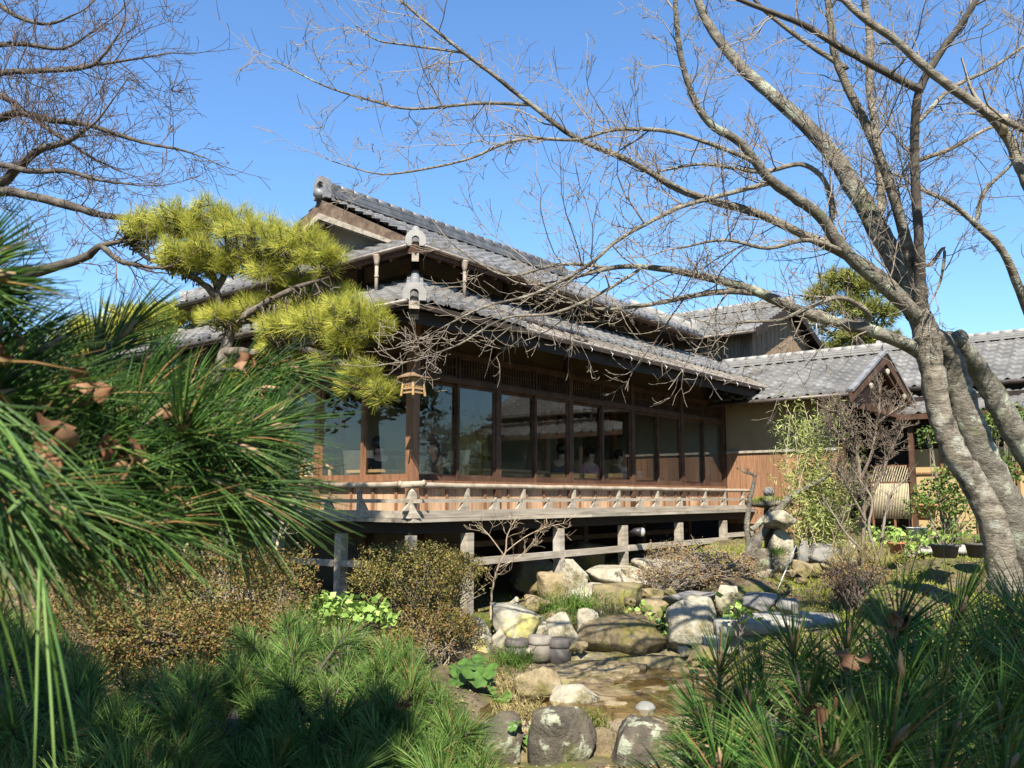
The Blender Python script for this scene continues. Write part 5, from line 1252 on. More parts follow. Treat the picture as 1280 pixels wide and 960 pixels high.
LB = [
 ([(1165,450,7.2),(1128,428,7.1),(1077,410,7.0),(1040,402,6.95),(987,383,6.9),(950,366,6.85),(912,354,6.8),(871,344,6.75),(828,336,6.7),(770,334,6.6),(700,352,6.5)], [15,12,11,10,9.5,9,7.5,6.5,5.5,4.5,2.5]),
 ([(946,366,6.85),(912,364,6.8),(875,368,6.75),(837,376,6.7),(795,383,6.6),(745,386,6.5),(700,370,6.4)], [6.5,5.8,5,4.6,3.8,3,1.8]),
 ([(1162,410,7.1),(1122,372,7.0),(1057,315,6.8),(1026,271,6.7),(991,245,6.6),(961,223,6.5),(926,179,6.4),(886,153,6.3),(860,105,6.2),(847,44,6.1),(843,-30,6.0)], [15,13,11.5,10,9.5,8.5,8,7,6,5,4]),
 ([(1140,385,7.15),(1105,350,7.1),(1070,324,7.0),(1004,293,6.9),(947,267,6.8),(900,254,6.7),(847,236,6.6),(795,205,6.5),(720,172,6.4),(664,131,6.3),(620,96,6.2),(580,66,6.1),(528,24,6.0),(490,-10,5.9)], [13,11,9.5,8,7.5,7,6.2,5.6,5,4.4,3.8,3.3,2.6,2]),
 ([(664,131,6.3),(602,129,6.3),(515,136,6.25),(462,125,6.2),(405,107,6.2),(340,74,6.15)], [3,2.6,2.2,1.9,1.5,.9]),
 ([(580,66,6.1),(515,57,6.1),(471,50,6.05),(445,31,6.0)], [2.3,1.8,1.4,.9]),
 ([(720,175,6.4),(646,175,6.35),(585,199,6.3),(515,214,6.3),(471,217,6.25),(414,201,6.2)], [2.8,2.4,2.1,1.8,1.4,.9]),
 ([(944,203,6.44),(915,190,6.38),(880,177,6.3),(834,164,6.25),(769,162,6.2),(716,175,6.2),(640,168,6.2)], [4,3.8,3.6,3.4,3,2.4,1.2]),
 ([(966,228,6.52),(925,238,6.5),(880,250,6.45),(843,262,6.4),(777,297,6.3),(734,332,6.2),(668,367,6.1),(602,385,6.05),(537,418,6.0)], [4,3.9,3.8,3.6,3.2,2.9,2.4,1.9,1]),
 ([(795,340,6.6),(740,372,6.3),(690,392,6.2),(630,398,6.1),(575,430,6.05),(520,450,6.0)], [3,2.6,2.3,1.9,1.5,.9]),
 ([(760,335,6.6),(700,330,6.4),(640,345,6.3),(600,330,6.2),(560,300,6.2)], [2.8,2.4,2.0,1.6,.9]),
 ([(1152,392,7.1),(1150,345,7.0),(1149,306,6.9),(1144,219,6.8),(1144,153,6.7),(1151,109,6.6),(1175,66,6.5),(1201,31,6.4),(1226,-10,6.3)], [13,10,8.5,8,7.8,7.4,6.8,6,5]),
 ([(1146,385,7.2),(1122,332,7.3),(1096,285,7.4),(1079,254,7.5),(1052,210,7.6),(1022,171,7.7),(969,122,7.8),(926,83,7.9),(886,31,8.0),(865,-20,8.1)], [17,16,15,14,12.5,11,9.5,8,6.5,5]),
 ([(1144,352,7.1),(1127,280,7.0),(1105,210,6.9),(1079,149,6.85),(1048,83,6.8),(1039,35,6.75),(1033,-20,6.7)], [11,10,9,8.2,7.5,6.5,5.5]),
 ([(1102,275,7.8),(1096,175,7.9),(1087,109,8.0),(1087,44,8.05),(1077,-20,8.1)], [8,7.5,7.2,6.5,6]),
 ([(1330,330,6.2),(1292,245,6.2),(1276,210,6.2),(1262,175,6.2),(1232,140,6.15),(1166,92,6.1),(1122,52,6.05),(1079,22,6.0),(1045,-10,6.0)], [13,12,11,10.5,9,8,7.4,6.6,5.5]),
 ([(1340,200,6.0),(1280,162,6.0),(1236,142,6.1)], [7,6,6]),
 ([(1300,420,8.5),(1280,376,8.4),(1254,315,8.2),(1219,280,8.1),(1188,254,8.0),(1150,236,7.9)], [11,9,7,5.5,4.5,3]),
 ([(1219,280,8.1),(1230,240,8.0),(1260,210,7.9),(1275,190,7.8)], [4,3.5,2.5,1.5]),
 ([(1151,112,6.6),(1101,87,6.55),(1048,57,6.5),(1004,31,6.45),(969,17,6.4),(921,-2,6.3),(880,-20,6.3)], [7.5,7,6.4,5.6,5,4.2,3.5]),
 ([(1056,84,6.8),(1013,57,6.8),(960,17,6.75),(935,-10,6.7)], [5.5,5,4,3]),
 ([(1164,330,7.0),(1180,310,6.95),(1176,350,6.9),(1160,385,6.85)], [3,2.6,2.2,1]),
 ([(1150,150,6.7),(1190,110,6.7),(1240,85,6.7),(1290,50,6.7)], [4,3.4,2.8,2]),
 ([(1149,200,6.8),(1190,185,6.8),(1236,160,6.8),(1275,150,6.8)], [4,3.4,2.8,2]),
 ([(1057,315,6.8),(1010,300,6.6),(960,310,6.5),(905,300,6.4),(850,310,6.3)], [4.5,3.8,3.2,2.6,1.6]),
 ([(1040,265,7.0),(1030,225,6.9),(1000,205,6.9),(950,215,6.8),(880,205,6.7),(820,215,6.6)], [5.5,5,4.5,3.8,3,1.8]),
 ([(1086,392,6.9),(1050,372,6.7),(1010,385,6.6),(975,400,6.5),(940,402,6.45),(905,405,6.4)], [4.5,4,3.4,2.8,2.4,1.4]),
]
for i, (pts, rad) in enumerate(LB):
    P_ = snap(PL(pts), cand); rad = [rad[0]]*(len(P_)-len(pts)) + rad; pts = [pts[0]]*(len(P_)-len(pts)) + pts
    o, c, r_ = limb_mesh('limb', P_, [pw(q*(.9 if i == 12 else .72 if rad[0] > 5 else .8), p[2]) for q, p in zip(rad, pts)], BARK_DARK if i in (11, 19) else BARK_LICHEN if rad[0] > 13.5 else BARK_CHERRY, cherry, 8 if rad[0] > 6 else 6, .04, 40+i, 5)  # dark bark on two limbs is their shade put into the colour
    limbs.append((c, r_)); cand.append(c)
kn = at(1192, 428, 7.40) - co
mb = MB(); mb.tube([kn+np.array([-.02,.03,-.05]), kn+np.array([.02,-.06,.03]), kn+np.array([.03,-.10,.045])], [.075,.07,.06], 12); mb.build('pruning_scar', BARK_LICHEN, cherry)
mb = MB(); q = at(1254, 168, 6.15) - co; mb.tube([q, at(1257, 143, 6.1) - co], [.03,.02], 8); mb.build('broken_stub', surf('fresh_broken_wood', [(.5,.4,.25),(.6,.5,.35)], 9, .8, .2), cherry)
rs = np.random.RandomState(21); polys, rads = [], []
bare_twigs(rs, limbs, 6.2, 1.0, polys, rads, .0022, .10, 3, .10)
tw = tubes_mesh('twigs', polys, rads, BARK_TWIG, cherry, 3); tw['kind'] = 'stuff'
# ------------------------------------------------------------------ bare tree at the upper left
lt0 = at(-150, 560, 9.4); left_tree = empty('bare_tree', (lt0[0], 9.4, gz(lt0[0], 9.4)))
tag(left_tree, 'leafless tree reaching in from the left edge with fine purplish twigs', 'tree')
co = np.array(left_tree.location)
_, c, _ = limb_mesh('trunk', [np.array([-.3,0,-.1]), np.array([-.1,.05,1.0]), *PL([(-140,400,9.4),(-130,300,9.4),(-110,200,9.4),(-95,90,9.4),(-60,-40,9.4)])], [.24,.2,.18,.16,.14,.11,.08], BARK_DARK, left_tree, 12, .05, 3, 6); cand = [c]
LL = [
 ([(-130,280,9.4),(-60,255,9.2),(0,240,9.1),(34,244,9.0),(94,259,8.9),(124,268,8.9),(160,273,8.8)], [10,8,6.5,6,5.5,4.5,4]),
 ([(-120,260,9.4),(-50,245,9.2),(0,229,9.1),(22,210,9.0),(49,187,8.9),(82,178,8.8),(110,160,8.7)], [9,8,6.5,5.5,5,4,2]),
 ([(-115,200,9.4),(-40,165,9.3),(0,148,9.2),(22,141,9.1),(64,150,9.0),(109,156,8.9),(150,169,8.8),(187,180,8.7),(225,187,8.6),(258,198,8.5)], [8,6.5,5.5,5,4.4,3.6,2.8,2.2,1.6,.8]),
 ([(-105,150,9.4),(-40,130,9.5),(0,120,9.5),(34,142,9.4),(66,165,9.3),(120,200,9.2)], [6,5,4.4,3.8,3,1.5]),
 ([(-100,110,9.4),(-30,98,9.3),(11,90,9.2),(56,88,9.1),(109,84,9.0),(131,67,8.9),(150,40,8.8)], [6,5,4.2,3.6,2.8,2.2,1.2]),
 ([(56,88,9.1),(110,82,9.0),(160,75,8.9),(215,66,8.8)], [2.6,2.2,1.7,.9]),
 ([(-130,350,9.3),(-40,345,9.0),(20,345,8.8),(56,337,8.6),(105,322,8.5),(127,307,8.4),(165,300,8.4)], [10,8.5,7.5,6.5,5.5,4.2,2.2]),
 ([(127,307,8.4),(150,326,8.35),(176,332,8.3)], [4,3.6,2.6]),
 ([(-120,230,9.4),(-40,212,9.1),(0,206,9.0),(37,214,8.9),(82,214,8.8),(124,225,8.7),(175,232,8.6)], [7,5.5,4.4,3.8,3,2.2,1]),
 ([(-70,0,9.4),(-20,-5,9.3),(20,20,9.2),(60,30,9.1),(100,15,9.0)], [5,4,3,2.2,1]),
 ([(-95,80,9.4),(-30,60,9.5),(30,55,9.6),(80,60,9.6),(130,30,9.6)], [5,4,3,2.2,1]),
]
limbs = []
for i, (pts, rad) in enumerate(LL):
    P_ = snap(PL(pts), cand, 1.2); rad = [rad[0]]*(len(P_)-len(pts)) + rad; pts = [pts[0]]*(len(P_)-len(pts)) + pts
    o, c, r_ = limb_mesh('limb', P_, [pw(q, p[2]) for q, p in zip(rad, pts)], BARK_DARK, left_tree, 7, .05, 90+i, 5); limbs.append((c, r_)); cand.append(c)
rs = np.random.RandomState(22); polys, rads = [], []
bare_twigs(rs, limbs, 6.0, 1.3, polys, rads, .003, .10, 3, .15)
tw = tubes_mesh('twigs', polys, rads, BARK_TWIG_RED, left_tree, 3); tw['kind'] = 'stuff'

# ------------------------------------------------------------------ the sunlit yellow garden pine at the left
py = at(190, 690, 8.6); gp = empty('garden_pine', (py[0], 8.6, gz(py[0], 8.6)))
tag(gp, 'yellow green cloud pruned pine glowing in the sun before the left end of the roof', 'tree')
co = np.array(gp.location)
TK = [(182,760,8.6),(186,690,8.6),(196,620,8.6),(222,560,8.6),(256,500,8.6),(278,450,8.6),(287,410,8.6),(276,385,8.6),(268,350,8.6)]
o, tc, trr = limb_mesh('trunk', PL(TK), PR([17,14,11,9.5,8.5,7.5,6.5,5,3], 8.6), BARK_PINE, gp, 12, .08, 5, 6)
BRN = [
 ([(284,425,8.6),(300,400,8.5),(330,380,8.4),(365,362,8.3),(400,350,8.3)], [6,5.5,4.5,3.5,2]),
 ([(280,440,8.6),(320,440,8.4),(360,432,8.3),(400,425,8.2),(440,405,8.1)], [6,5,4.5,3.6,2]),
 ([(350,432,8.3),(395,440,8.2),(430,455,8.1),(450,475,8.05),(475,490,8.0)], [4.2,3.6,3,2.4,1.6]),
 ([(272,370,8.6),(240,345,8.5),(205,330,8.5),(180,320,8.5),(160,300,8.5)], [5,4,3.2,2.4,1.4]),
 ([(272,360,8.6),(290,330,8.6),(330,320,8.5),(370,318,8.4),(405,320,8.4)], [4.5,3.8,3.2,2.6,1.6]),
 ([(286,405,8.6),(350,392,8.8),(390,382,8.9),(420,370,8.9)], [4.5,3.6,2.8,1.6]),
 ([(270,352,8.6),(255,320,8.6),(240,295,8.6),(235,275,8.6)], [3.8,3,2.2,1.4]),
 ([(230,548,8.6),(200,520,8.5),(170,510,8.4)], [5,4,2]),
]
limbs = []
for i, (pts, rad) in enumerate(BRN):
    P_ = snap(PL(pts), [tc] + [l[0] for l in limbs]); rad = [rad[0]]*(len(P_)-len(pts)) + rad; pts = [pts[0]]*(len(P_)-len(pts)) + pts
    o, c, r_ = limb_mesh('limb', P_, [pw(q, p[2]) for q, p in zip(rad, pts)], BARK_PINE, gp, 7, .12, 130+i, 5); limbs.append((c, r_))
PADS = [(215,290,58,34,8.5),(265,284,62,36,8.6),(320,300,58,34,8.5),(370,310,52,30,8.4),(402,325,30,22,8.3),(180,290,28,20,8.5),(295,330,55,22,8.7),(245,320,52,22,8.4),
        (370,362,36,20,8.8),(405,378,38,22,8.6),(352,415,34,20,8.3),(398,410,48,27,8.2),(440,395,40,30,8.1),(467,410,22,18,8.05),(430,425,34,18,8.1),(452,468,22,16,8.05),(474,490,20,13,8.0),(440,480,18,12,8.1),(350,440,30,12,8.4),(300,465,24,12,8.7),(405,455,18,12,8.2),(335,342,40,14,8.5),(262,335,40,16,8.5),(272,398,24,14,8.45),(320,385,30,14,8.6),(378,392,34,16,8.5),(225,325,34,14,8.4)]
rs = np.random.RandomState(31); NB, ND, NL = [], [], []; polys, rads = [], []
for (x, y, rx, ry, Y) in PADS:
    c = at(x, y, Y) - co; ax, az_ = pw(rx, Y), pw(ry, Y); ns = int(28 + rx*ry*.046)
    d = rand_dirs(rs, ns); d[:, 2] = np.where(rs.rand(ns) < .72, np.abs(d[:, 2]), d[:, 2])
    q = (.35 + .65*rs.rand(ns)**.6)[:, None]; p = c + d*q*np.array([ax, ax*.85, az_])*(1+.18*np.sin(d[:, :1]*8+x))
    for k in range(ns):
        axd = nrm(d[k]*np.array([.9,.9,.5]) + np.array([0,0,.75]) + rs.normal(0,.25,3))
        b, dd, l = shoot_needles(rs, p[k], axd, 36, .14, (8, 80), .08); NB.append(b); ND.append(dd); NL.append(l)
        if rs.rand() < .6:
            a0 = p[k]; best = min(limbs, key=lambda lm: np.min(np.linalg.norm(lm[0]-a0, axis=1))); j = np.argmin(np.linalg.norm(best[0]-a0, axis=1)); e = best[0][j]
            t = np.linspace(0, 1, 6)[:, None]; w_ = np.vstack([np.zeros(3), rs.normal(0, .035, (4, 3)), np.zeros(3)]); polys.append(e*(1-t)+a0*t + w_ + np.array([0,0,-.06])*np.sin(t*3.14)); rads.append(np.linspace(.011, .004, 6))
NB, ND, NL = map(np.concatenate, (NB, ND, NL))
needles_mesh('crown', NB, ND, NL, np.full(len(NB), .0016), NEEDLE_YEL, gp, 1, .1)
tubes_mesh('branchlets', polys, rads, BARK_PINE, gp, 5)['kind'] = 'stuff'

# ------------------------------------------------------------------ foreground pines
def pine(name, label, root, shoots, needle_len, rad, mat, seed, per=70, limbs_=(), spread=(12,70), tw_r=.006, buds=True, nz=.12):
    """shoots = [(x, y, Y, direction)]; each shoot a tuft of needles at the end of a twig joined to the nearest limb"""
    rs = np.random.RandomState(seed); t = empty(name, root); tag(t, label, 'pine'); co_ = np.array(t.location)
    lm = []
    for i, (pts, rad_) in enumerate(limbs_):
        o, c, r_ = limb_mesh('limb', [at(*p) - co_ for p in pts], rad_, BARK_DARK, t, 8, .1, seed*7+i, 5); lm.append(c)
    NB, ND, NL = [], [], []; polys, rads = [], []; bud = MB()
    for (x, y, Y, dr, *cnt) in shoots:
        p = at(x, y, Y) - co_; dr = nrm(np.asarray(dr, float) + rs.normal(0, nz, 3))
        b, d, l = shoot_needles(rs, p, dr, cnt[0] if cnt else per, needle_len*rs.uniform(.68, 1.12), spread, .07); NB.append(b); ND.append(d); NL.append(l)
        e = p - dr*.12
        if lm and not cnt:
            allp = np.concatenate(lm); j = np.argmin(np.linalg.norm(allp - e, axis=1)); q = allp[j]
            s = np.linspace(0, 1, 6)[:, None]; polys.append(q*(1-s)**2 + 2*(e-dr*.1)*s*(1-s) + (p)*s**2); rads.append(np.linspace(tw_r*1.3, tw_r*.7, 6))
        if buds and not cnt: bud.tube([p - dr*.01, p + dr*.012, p + dr*.03], [.005,.006,.001], 6)
    NB, ND, NL = map(np.concatenate, (NB, ND, NL))
    needles_mesh('needles', NB, ND, NL, np.full(len(NB), rad), mat, t, 2, .14)
    if polys: tubes_mesh('twigs', polys, rads, BARK_DARK, t, 6)
    if buds: bo = bud.build('buds', surf('tan_bud_'+str(seed), [(.33,.22,.12),(.42,.30,.18)], 20, .8, 0), t); bo['kind'] = 'stuff'
    return t
rs = np.random.RandomState(7)
# left: close branch pointing right
S = []
for (x, y, Y, dx, dz) in [(60,640,.62,.9,.1),(120,600,.66,1,.25),(190,575,.70,1,.3),(250,600,.72,1,.1),(285,618,.70,1,-.12),(300,560,.78,1,.3),(230,530,.75,1,.5),(160,520,.7,.9,.6),(90,540,.65,.8,.6),(30,560,.6,.8,.6),
    (300,500,.85,1,.45),(240,470,.8,.9,.7),(170,450,.75,.8,.8),(100,450,.7,.7,.8),(40,470,.62,.7,.8),(-10,500,.6,.8,.6),(330,540,.85,1,.25),(-20,400,.62,.9,.5),(50,390,.72,.6,.9),(120,395,.82,.5,1),(190,410,.9,.4,1),(260,430,.95,.5,.9),
    (-15,330,.6,1,.35),(-30,290,.58,1,.3),(10,440,.62,.9,.5),(60,500,.62,1,.4),(130,560,.62,1,.4),(200,520,.66,1,.35),(320,600,.8,1,.0),(270,560,.7,1,.2),(350,480,.95,1,.4),(20,620,.55,1,.1),(150,640,.62,1,-.15),(220,640,.68,1,-.2),
    (330,460,1.0,.7,.8),(290,450,1.0,.5,.9),(-60,560,.42,.6,-.8),(90,650,.6,.9,-.4)]:
    y = y + (35 if y < 480 else 0) + (15 if dz > .6 else 0); x = x + (30 if x > 230 else 0)
    Y = Y*1.22
    if x > 200 and y < 545: x -= 55; y += 8
    S.append((x, y, Y, (dx, .15*rs.randn(), dz)))
    S.append((x+rs.uniform(-45,45), y+rs.uniform(-30,40), Y+rs.uniform(-.08,.15), (dx+.25*rs.randn(), .25*rs.randn(), dz+.2*rs.randn())))
S += [(18,700,.52,(.65,0,-.8),12), (55,735,.50,(.7,0,-.75),7), (-10,730,.5,(.5,0,-.9),7), (120,700,.6,(.8,0,-.6),8)]
LM = [([(-140,700,.75),(-40,680,.68),(40,660,.66),(120,640,.68),(200,630,.72),(285,622,.74)], [.016,.013,.010,.008,.007,.005]),
      ([(-120,640,.75),(-30,600,.7),(60,560,.7),(140,530,.74),(230,520,.8),(320,520,.86)], [.014,.011,.009,.008,.006,.004]),
      ([(-120,600,.7),(-40,560,.66),(40,540,.68),(110,525,.76),(200,520,.86),(270,530,.95)], [.013,.010,.009,.007,.006,.004]),
      ([(-120,520,.65),(-50,480,.62),(20,470,.68),(90,475,.8),(170,480,.95)], [.012,.009,.007,.006,.004]),
      ([(-160,900,1.1),(-150,760,.85),(-140,640,.75),(-130,520,.7),(-120,400,.66)], [.03,.026,.022,.018,.012])]
LM = [([(x, y, Y*1.22) for x, y, Y in a], b) for a, b in LM]
pine('black_pine', 'big out of focus green pine branch filling the left edge close to the viewer', (-1.0, .85, .55), S, .106, .00105, NEEDLE_FRONT, 3, 78, LM, (5, 66), .004, nz=.32)
# right bottom: pine tips pointing up
S = []
for (x, y, Y, dx, dz) in [(1125,775,1.25,.0,1),(1128,842,1.1,-.1,1),(990,805,1.4,-.2,1),(900,830,1.5,-.3,.9),(1200,765,1.35,.2,1),(1262,755,1.4,.1,1),(1060,800,1.4,-.1,1),(935,880,1.3,-.3,1),(1010,870,1.25,-.1,1),(1060,890,1.1,.1,1),(1180,850,1.2,.1,1),(1240,830,1.25,.1,1),
    (880,900,1.3,-.4,.9),(960,940,1.1,-.2,1),(1040,950,1.0,0,1),(1120,930,1.0,.1,1),(1190,920,1.05,.1,1),(1250,900,1.1,.2,1),(1290,850,1.2,-.3,1),(1290,780,1.3,-.3,1),(900,960,1.1,-.3,1),(980,980,1.0,-.2,1),(1090,985,.9,-.1,1),(1170,985,.95,.1,1),(1260,970,.95,.0,1),(1160,800,1.5,0,1),(1020,830,1.55,-.2,1),(1090,830,1.5,0,1),(1230,790,1.6,.1,1),(950,840,1.6,-.2,1),(1270,820,1.55,0,1),(860,940,1.5,-.5,.8),(1210,870,1.4,0,1),(1140,890,1.4,.1,1),(1070,850,1.6,0,1)]:
    S.append((x, y, Y, (dx+.15*rs.randn(), .2*rs.randn()-.1, dz)))
    if rs.rand() < .95: S.append((x+rs.uniform(-35,35), y+rs.uniform(30,70), Y+rs.uniform(.1,.4), (dx+.4*rs.randn(), .4*rs.randn(), dz*.8)))
LM = [([(1330,1040,1.3),(1270,930,1.3),(1200,880,1.35),(1150,850,1.4)], [.022,.018,.014,.009]), ([(1140,1000,1.1),(1140,930,1.12),(1132,870,1.14),(1128,845,1.12)], [.012,.010,.008,.006]),
      ([(1100,1060,1.3),(1020,960,1.35),(960,900,1.4),(920,860,1.5)], [.018,.013,.010,.006]), ([(1300,1000,1.4),(1280,900,1.45),(1260,820,1.5)], [.018,.013,.008]), ([(1090,1040,1.4),(1070,930,1.45),(1060,850,1.5)], [.016,.012,.007])]
pine('black_pine', 'dark green pine tips standing up along the bottom right corner', (.7, 1.3, .6), S, .12, .0011, NEEDLE_DARK, 4, 80, LM, (8, 66), .005)
# bottom left and middle: rounded pine bush farther away
S = []
for k in range(330):
    x = rs.uniform(-30, 605); top = np.interp(x, [-30,60,120,230,300,360,430,500,560,605], [745,790,835,850,795,772,775,805,868,930]); y = top + (1020-top)*rs.rand()**1.15 + 6
    Y = np.interp(y, [770, 1000], [3.0, 1.9]) + rs.uniform(-.12, .3) + (.0 if x > 260 else -.25)
    S.append((x, y, Y, (rs.normal(0, .45), rs.normal(-.3, .35), .9)))
for k in range(110):
    x = rs.uniform(200, 520); y = rs.uniform(835, 975); S.append((x, y, float(np.interp(y, [770, 1000], [3.0, 1.9]))+rs.uniform(-.1, .3), (rs.normal(0, .45), rs.normal(-.3, .35), .9)))
LM = [([(250,1150,2.4),(280,1000,2.4),(330,920,2.5),(380,860,2.7),(420,830,2.8)], [.04,.03,.022,.016,.01]), ([(250,1150,2.4),(180,1020,2.2),(100,950,2.2),(30,890,2.2)], [.035,.026,.02,.012]), ([(300,1100,2.3),(420,1000,2.3),(500,930,2.5),(550,890,2.6)], [.03,.024,.018,.01]), ([(300,1080,2.2),(300,960,2.25),(290,880,2.5)],[.03,.02,.01])]
pine('black_pine', 'low rounded pine bush with dense green needles across the lower left', (-.8, 2.4, .5), S, .115, .0011, NEEDLE_BUSH, 5, 85, LM, (10, 78), .006, False)

# dead leaves caught in the needles
def dead_leaf(label, x, y, Y, size, seed):
    rs = np.random.RandomState(seed); mb = MB()
    for k in range(4):
        a = nrm(rs.normal(size=3)); b = nrm(np.cross(a, rs.normal(size=3))); c = np.cross(a, b); o = rs.normal(0, size*.3, 3); n = 6; V = []
        for i in range(n+1):
            t = i/n; wdt = size*.42*math.sin(math.pi*min(1, t*1.05+.02))*(1+.25*math.sin(9*t+seed)); curl = size*.35*math.sin(3*t)
            for s_ in (-1, -.33, .33, 1): V.append(o + a*(t-.5)*size*1.3 + b*s_*wdt + c*(curl + abs(s_)**2*size*.16*(1 if k % 2 else -1)))
        mb.add(V, [(i*4+j, i*4+j+1, (i+1)*4+j+1, (i+1)*4+j) for i in range(n) for j in range(3)], True)
    o = mb.build('dead_leaf', DEAD); o.location = tuple(at(x, y, Y)); tag(o, label, 'dead leaf', 'withered leaves caught in the pine needles')
for i, (lab, x, y, Y, s_) in enumerate((('crumpled tan leaf at the top of the left pine branch', 105,478,.66,.045),('tan leaf clump below the crumpled leaf in the left pine', 80,545,.6,.05),('large dark red brown leaf deep in the left pine branch', 160,565,.66,.06),('pale brown curled leaf hanging lower left in the pine branch', 60,575,.6,.04),
    ('small rusty leaf at the right side of the left pine branch', 305,455,.85,.035),('small orange leaf in the middle of the left pine branch', 213,518,.7,.022),('brown leaf at the left edge of the pine branch', 8,440,.6,.03),
    ('big curled brown leaf in the uppermost right pine tip', 1130,775,1.18,.055),('cluster of brown leaves on the lower right pine', 1035,895,1.0,.045),('reddish leaf clump in the middle of the right pine', 1065,825,1.2,.05),('small tan leaf near the bottom of the right pine', 940,926,1.1,.03),('red brown leaf between the right pine tips', 1103,798,1.25,.03),('red leaf at the right end of the low pine bush', 505,880,2.3,.055))):
    dead_leaf(lab, x, y, Y*(1.12 if i < 7 else 1.05 if i < 12 else 1), s_*(.46 if i < 7 else .5), 200+i)
# ------------------------------------------------------------------ shrubs
def bush(name, label, blobs, n, size, mat, seed, stems, cat='shrub', shell=.6, aspect=.5, stemm=None, twig=60, up=.4):
    """blobs = [(x, y, rx, ry, Y)] in photo pixels; stems = pixel x positions at ground"""
    rs = np.random.RandomState(seed); x, y, rx, ry, Y = blobs[0]; c0 = at(x, y, Y); t = empty(name, (c0[0], Y, gz(c0[0], Y))); tag(t, label, cat); co_ = np.array(t.location)
    P, D = [], []; tot = sum(b[2]*b[3] for b in blobs); ends = []
    for (x, y, rx, ry, Y) in blobs:
        c = at(x, y, Y) - co_; r_ = np.array([pw(rx, Y), pw(rx, Y)*.8, pw(ry, Y)]); k = int(n*rx*ry/tot)
        p, d = blob_points(rs, k, c, r_, shell, .45); 
        cl = rs.randint(0, max(1, k//7), k)                      # gather the leaves in small rosettes
        cc = p[rs.randint(0, k, max(1, k//7))]; p = cc[cl] + rs.normal(0, size*.8, (k, 3))
        P.append(p); D.append(d); e, _ = blob_points(rs, max(3, int(twig*rx*ry/tot)), c, r_, .5, .3); ends.append(e)
    P, D = np.concatenate(P), np.concatenate(D); nn = nrm_rows(D*.6 + np.array([0, 0, up]) + rs.normal(0, .5, P.shape))
    leaves_mesh('leaves', P, nn, size*rs.uniform(.6, 1.2, len(P)), mat, t, aspect, .3, rs)
    ends = np.concatenate(ends); polys, rads = [], []
    for e in ends:
        s0 = stems[rs.randint(len(stems))]; b = at(s0[0], s0[1], s0[2]) - co_; b[2] = gz(b[0]+co_[0], b[1]+co_[1]) - co_[2] - .05
        tt = np.linspace(0, 1, 7)[:, None]; m_ = (b + e)/2 + np.array([0, 0, .15]) ; q = b*(1-tt)**2 + 2*m_*tt*(1-tt) + e*tt**2 + np.vstack([np.zeros(3), rs.normal(0, .02, (6, 3))]); polys.append(q); rads.append(np.linspace(.012, .003, 7))
    tubes_mesh('stems', polys, rads, stemm or BARK_TWIG, t, 5)
    return t
bush('azalea', 'broad reddish brown azalea hedge below the left side of the veranda', [(170,735,80,55,8.2),(260,730,90,52,8.4),(345,735,55,48,8.6),(200,800,90,50,7.6),(110,780,60,60,7.6),(300,790,60,40,8.0),(120,720,50,35,8.6)], 38000, .036, LEAF_AZALEA, 51, [(180,800,8),(260,800,8.2),(330,800,8.4)], twig=160)
bush('azalea', 'round topped azalea in front of the veranda corner post', [(520,715,78,34,9.6),(470,728,36,24,9.5),(575,722,32,28,9.7),(520,740,60,22,9.6)], 15000, .034, LEAF_AZALEA_G, 52, [(515,795,9.6),(505,795,9.6),(540,795,9.6)], twig=110)
bush('azalea', 'low dark azalea beside the broad green leaves left of the pool', [(535,795,55,38,9.2),(500,815,40,30,8.8),(565,790,36,30,9.2)], 8000, .031, LEAF_AZALEA, 53, [(530,830,9.1),(550,830,9.1)], twig=60)
bush('dry_shrub', 'sparse rusty shrub on the rocks below the right half of the veranda', [(850,700,48,26,12.2),(905,705,42,26,12.0),(815,722,34,18,11.8),(880,722,50,18,11.6),(935,715,24,20,11.9)], 5200, .036, LEAF_RUST, 54, [(850,740,12),(900,740,11.8),(820,740,11.7),(925,735,11.8)], twig=260, shell=.3)
bush('dry_shrub', 'thin reddish twiggy shrub on the right lawn', [(1065,715,36,22,10.8),(1040,725,26,18,10.6),(1090,722,22,20,10.8)], 1300, .034, LEAF_RUST, 55, [(1060,745,10.7),(1080,745,10.7)], twig=200, shell=.2, stemm=BARK_TWIG_RED)
bush('leafy_shrub', 'glossy green shrub in front of the yellow plaster wall', [(1170,620,26,22,12.6),(1190,600,22,20,12.6),(1150,635,22,12,12.6),(1205,640,22,24,12.4),(1160,545,16,14,13.0)], 1500, .065, LEAF_SHRUB, 56, [(1180,680,12.6),(1195,680,12.6)], twig=40, aspect=.6)
bush('leafy_shrub', 'yellow green bush on the slope behind the right trunk', [(1245,530,22,18,13.0),(1262,520,18,16,13.2),(1245,600,30,30,12.8)], 2600, .06, LEAF_SHRUB, 57, [(1250,640,13)], twig=40)
bush('ivy_clump', 'bright green ivy clump between the azaleas under the left veranda', [(430,765,36,13,8.9),(395,762,20,12,8.9),(468,772,24,14,9.0)], 520, .085, LEAF_LIME, 58, [(430,790,8.9)], twig=30, aspect=.9)
bush('low_herb', 'small patch of round green leaves on the mossy rocks above the pool', [(832,792,16,9,10.3),(795,765,14,6,10.9),(842,775,10,8,10.5)], 120, .075, LEAF_LIME, 59, [(832,800,10.3)], twig=10, aspect=.95)
bush('low_herb', 'small leafy tuft in front of the oval cobble', [(925,765,14,8,9.8)], 50, .09, LEAF_LIME, 60, [(925,772,9.8)], twig=6, aspect=.9)
bush('low_herb', 'yellow leaved sprig below the rusty shrub', [(900,752,16,5,10.9)], 110, .05, leafy('yellow_leaf', [(.5,.4,.05),(.6,.5,.1)], .5, .3), 61, [(900,757,10.9)], twig=8, aspect=.5)
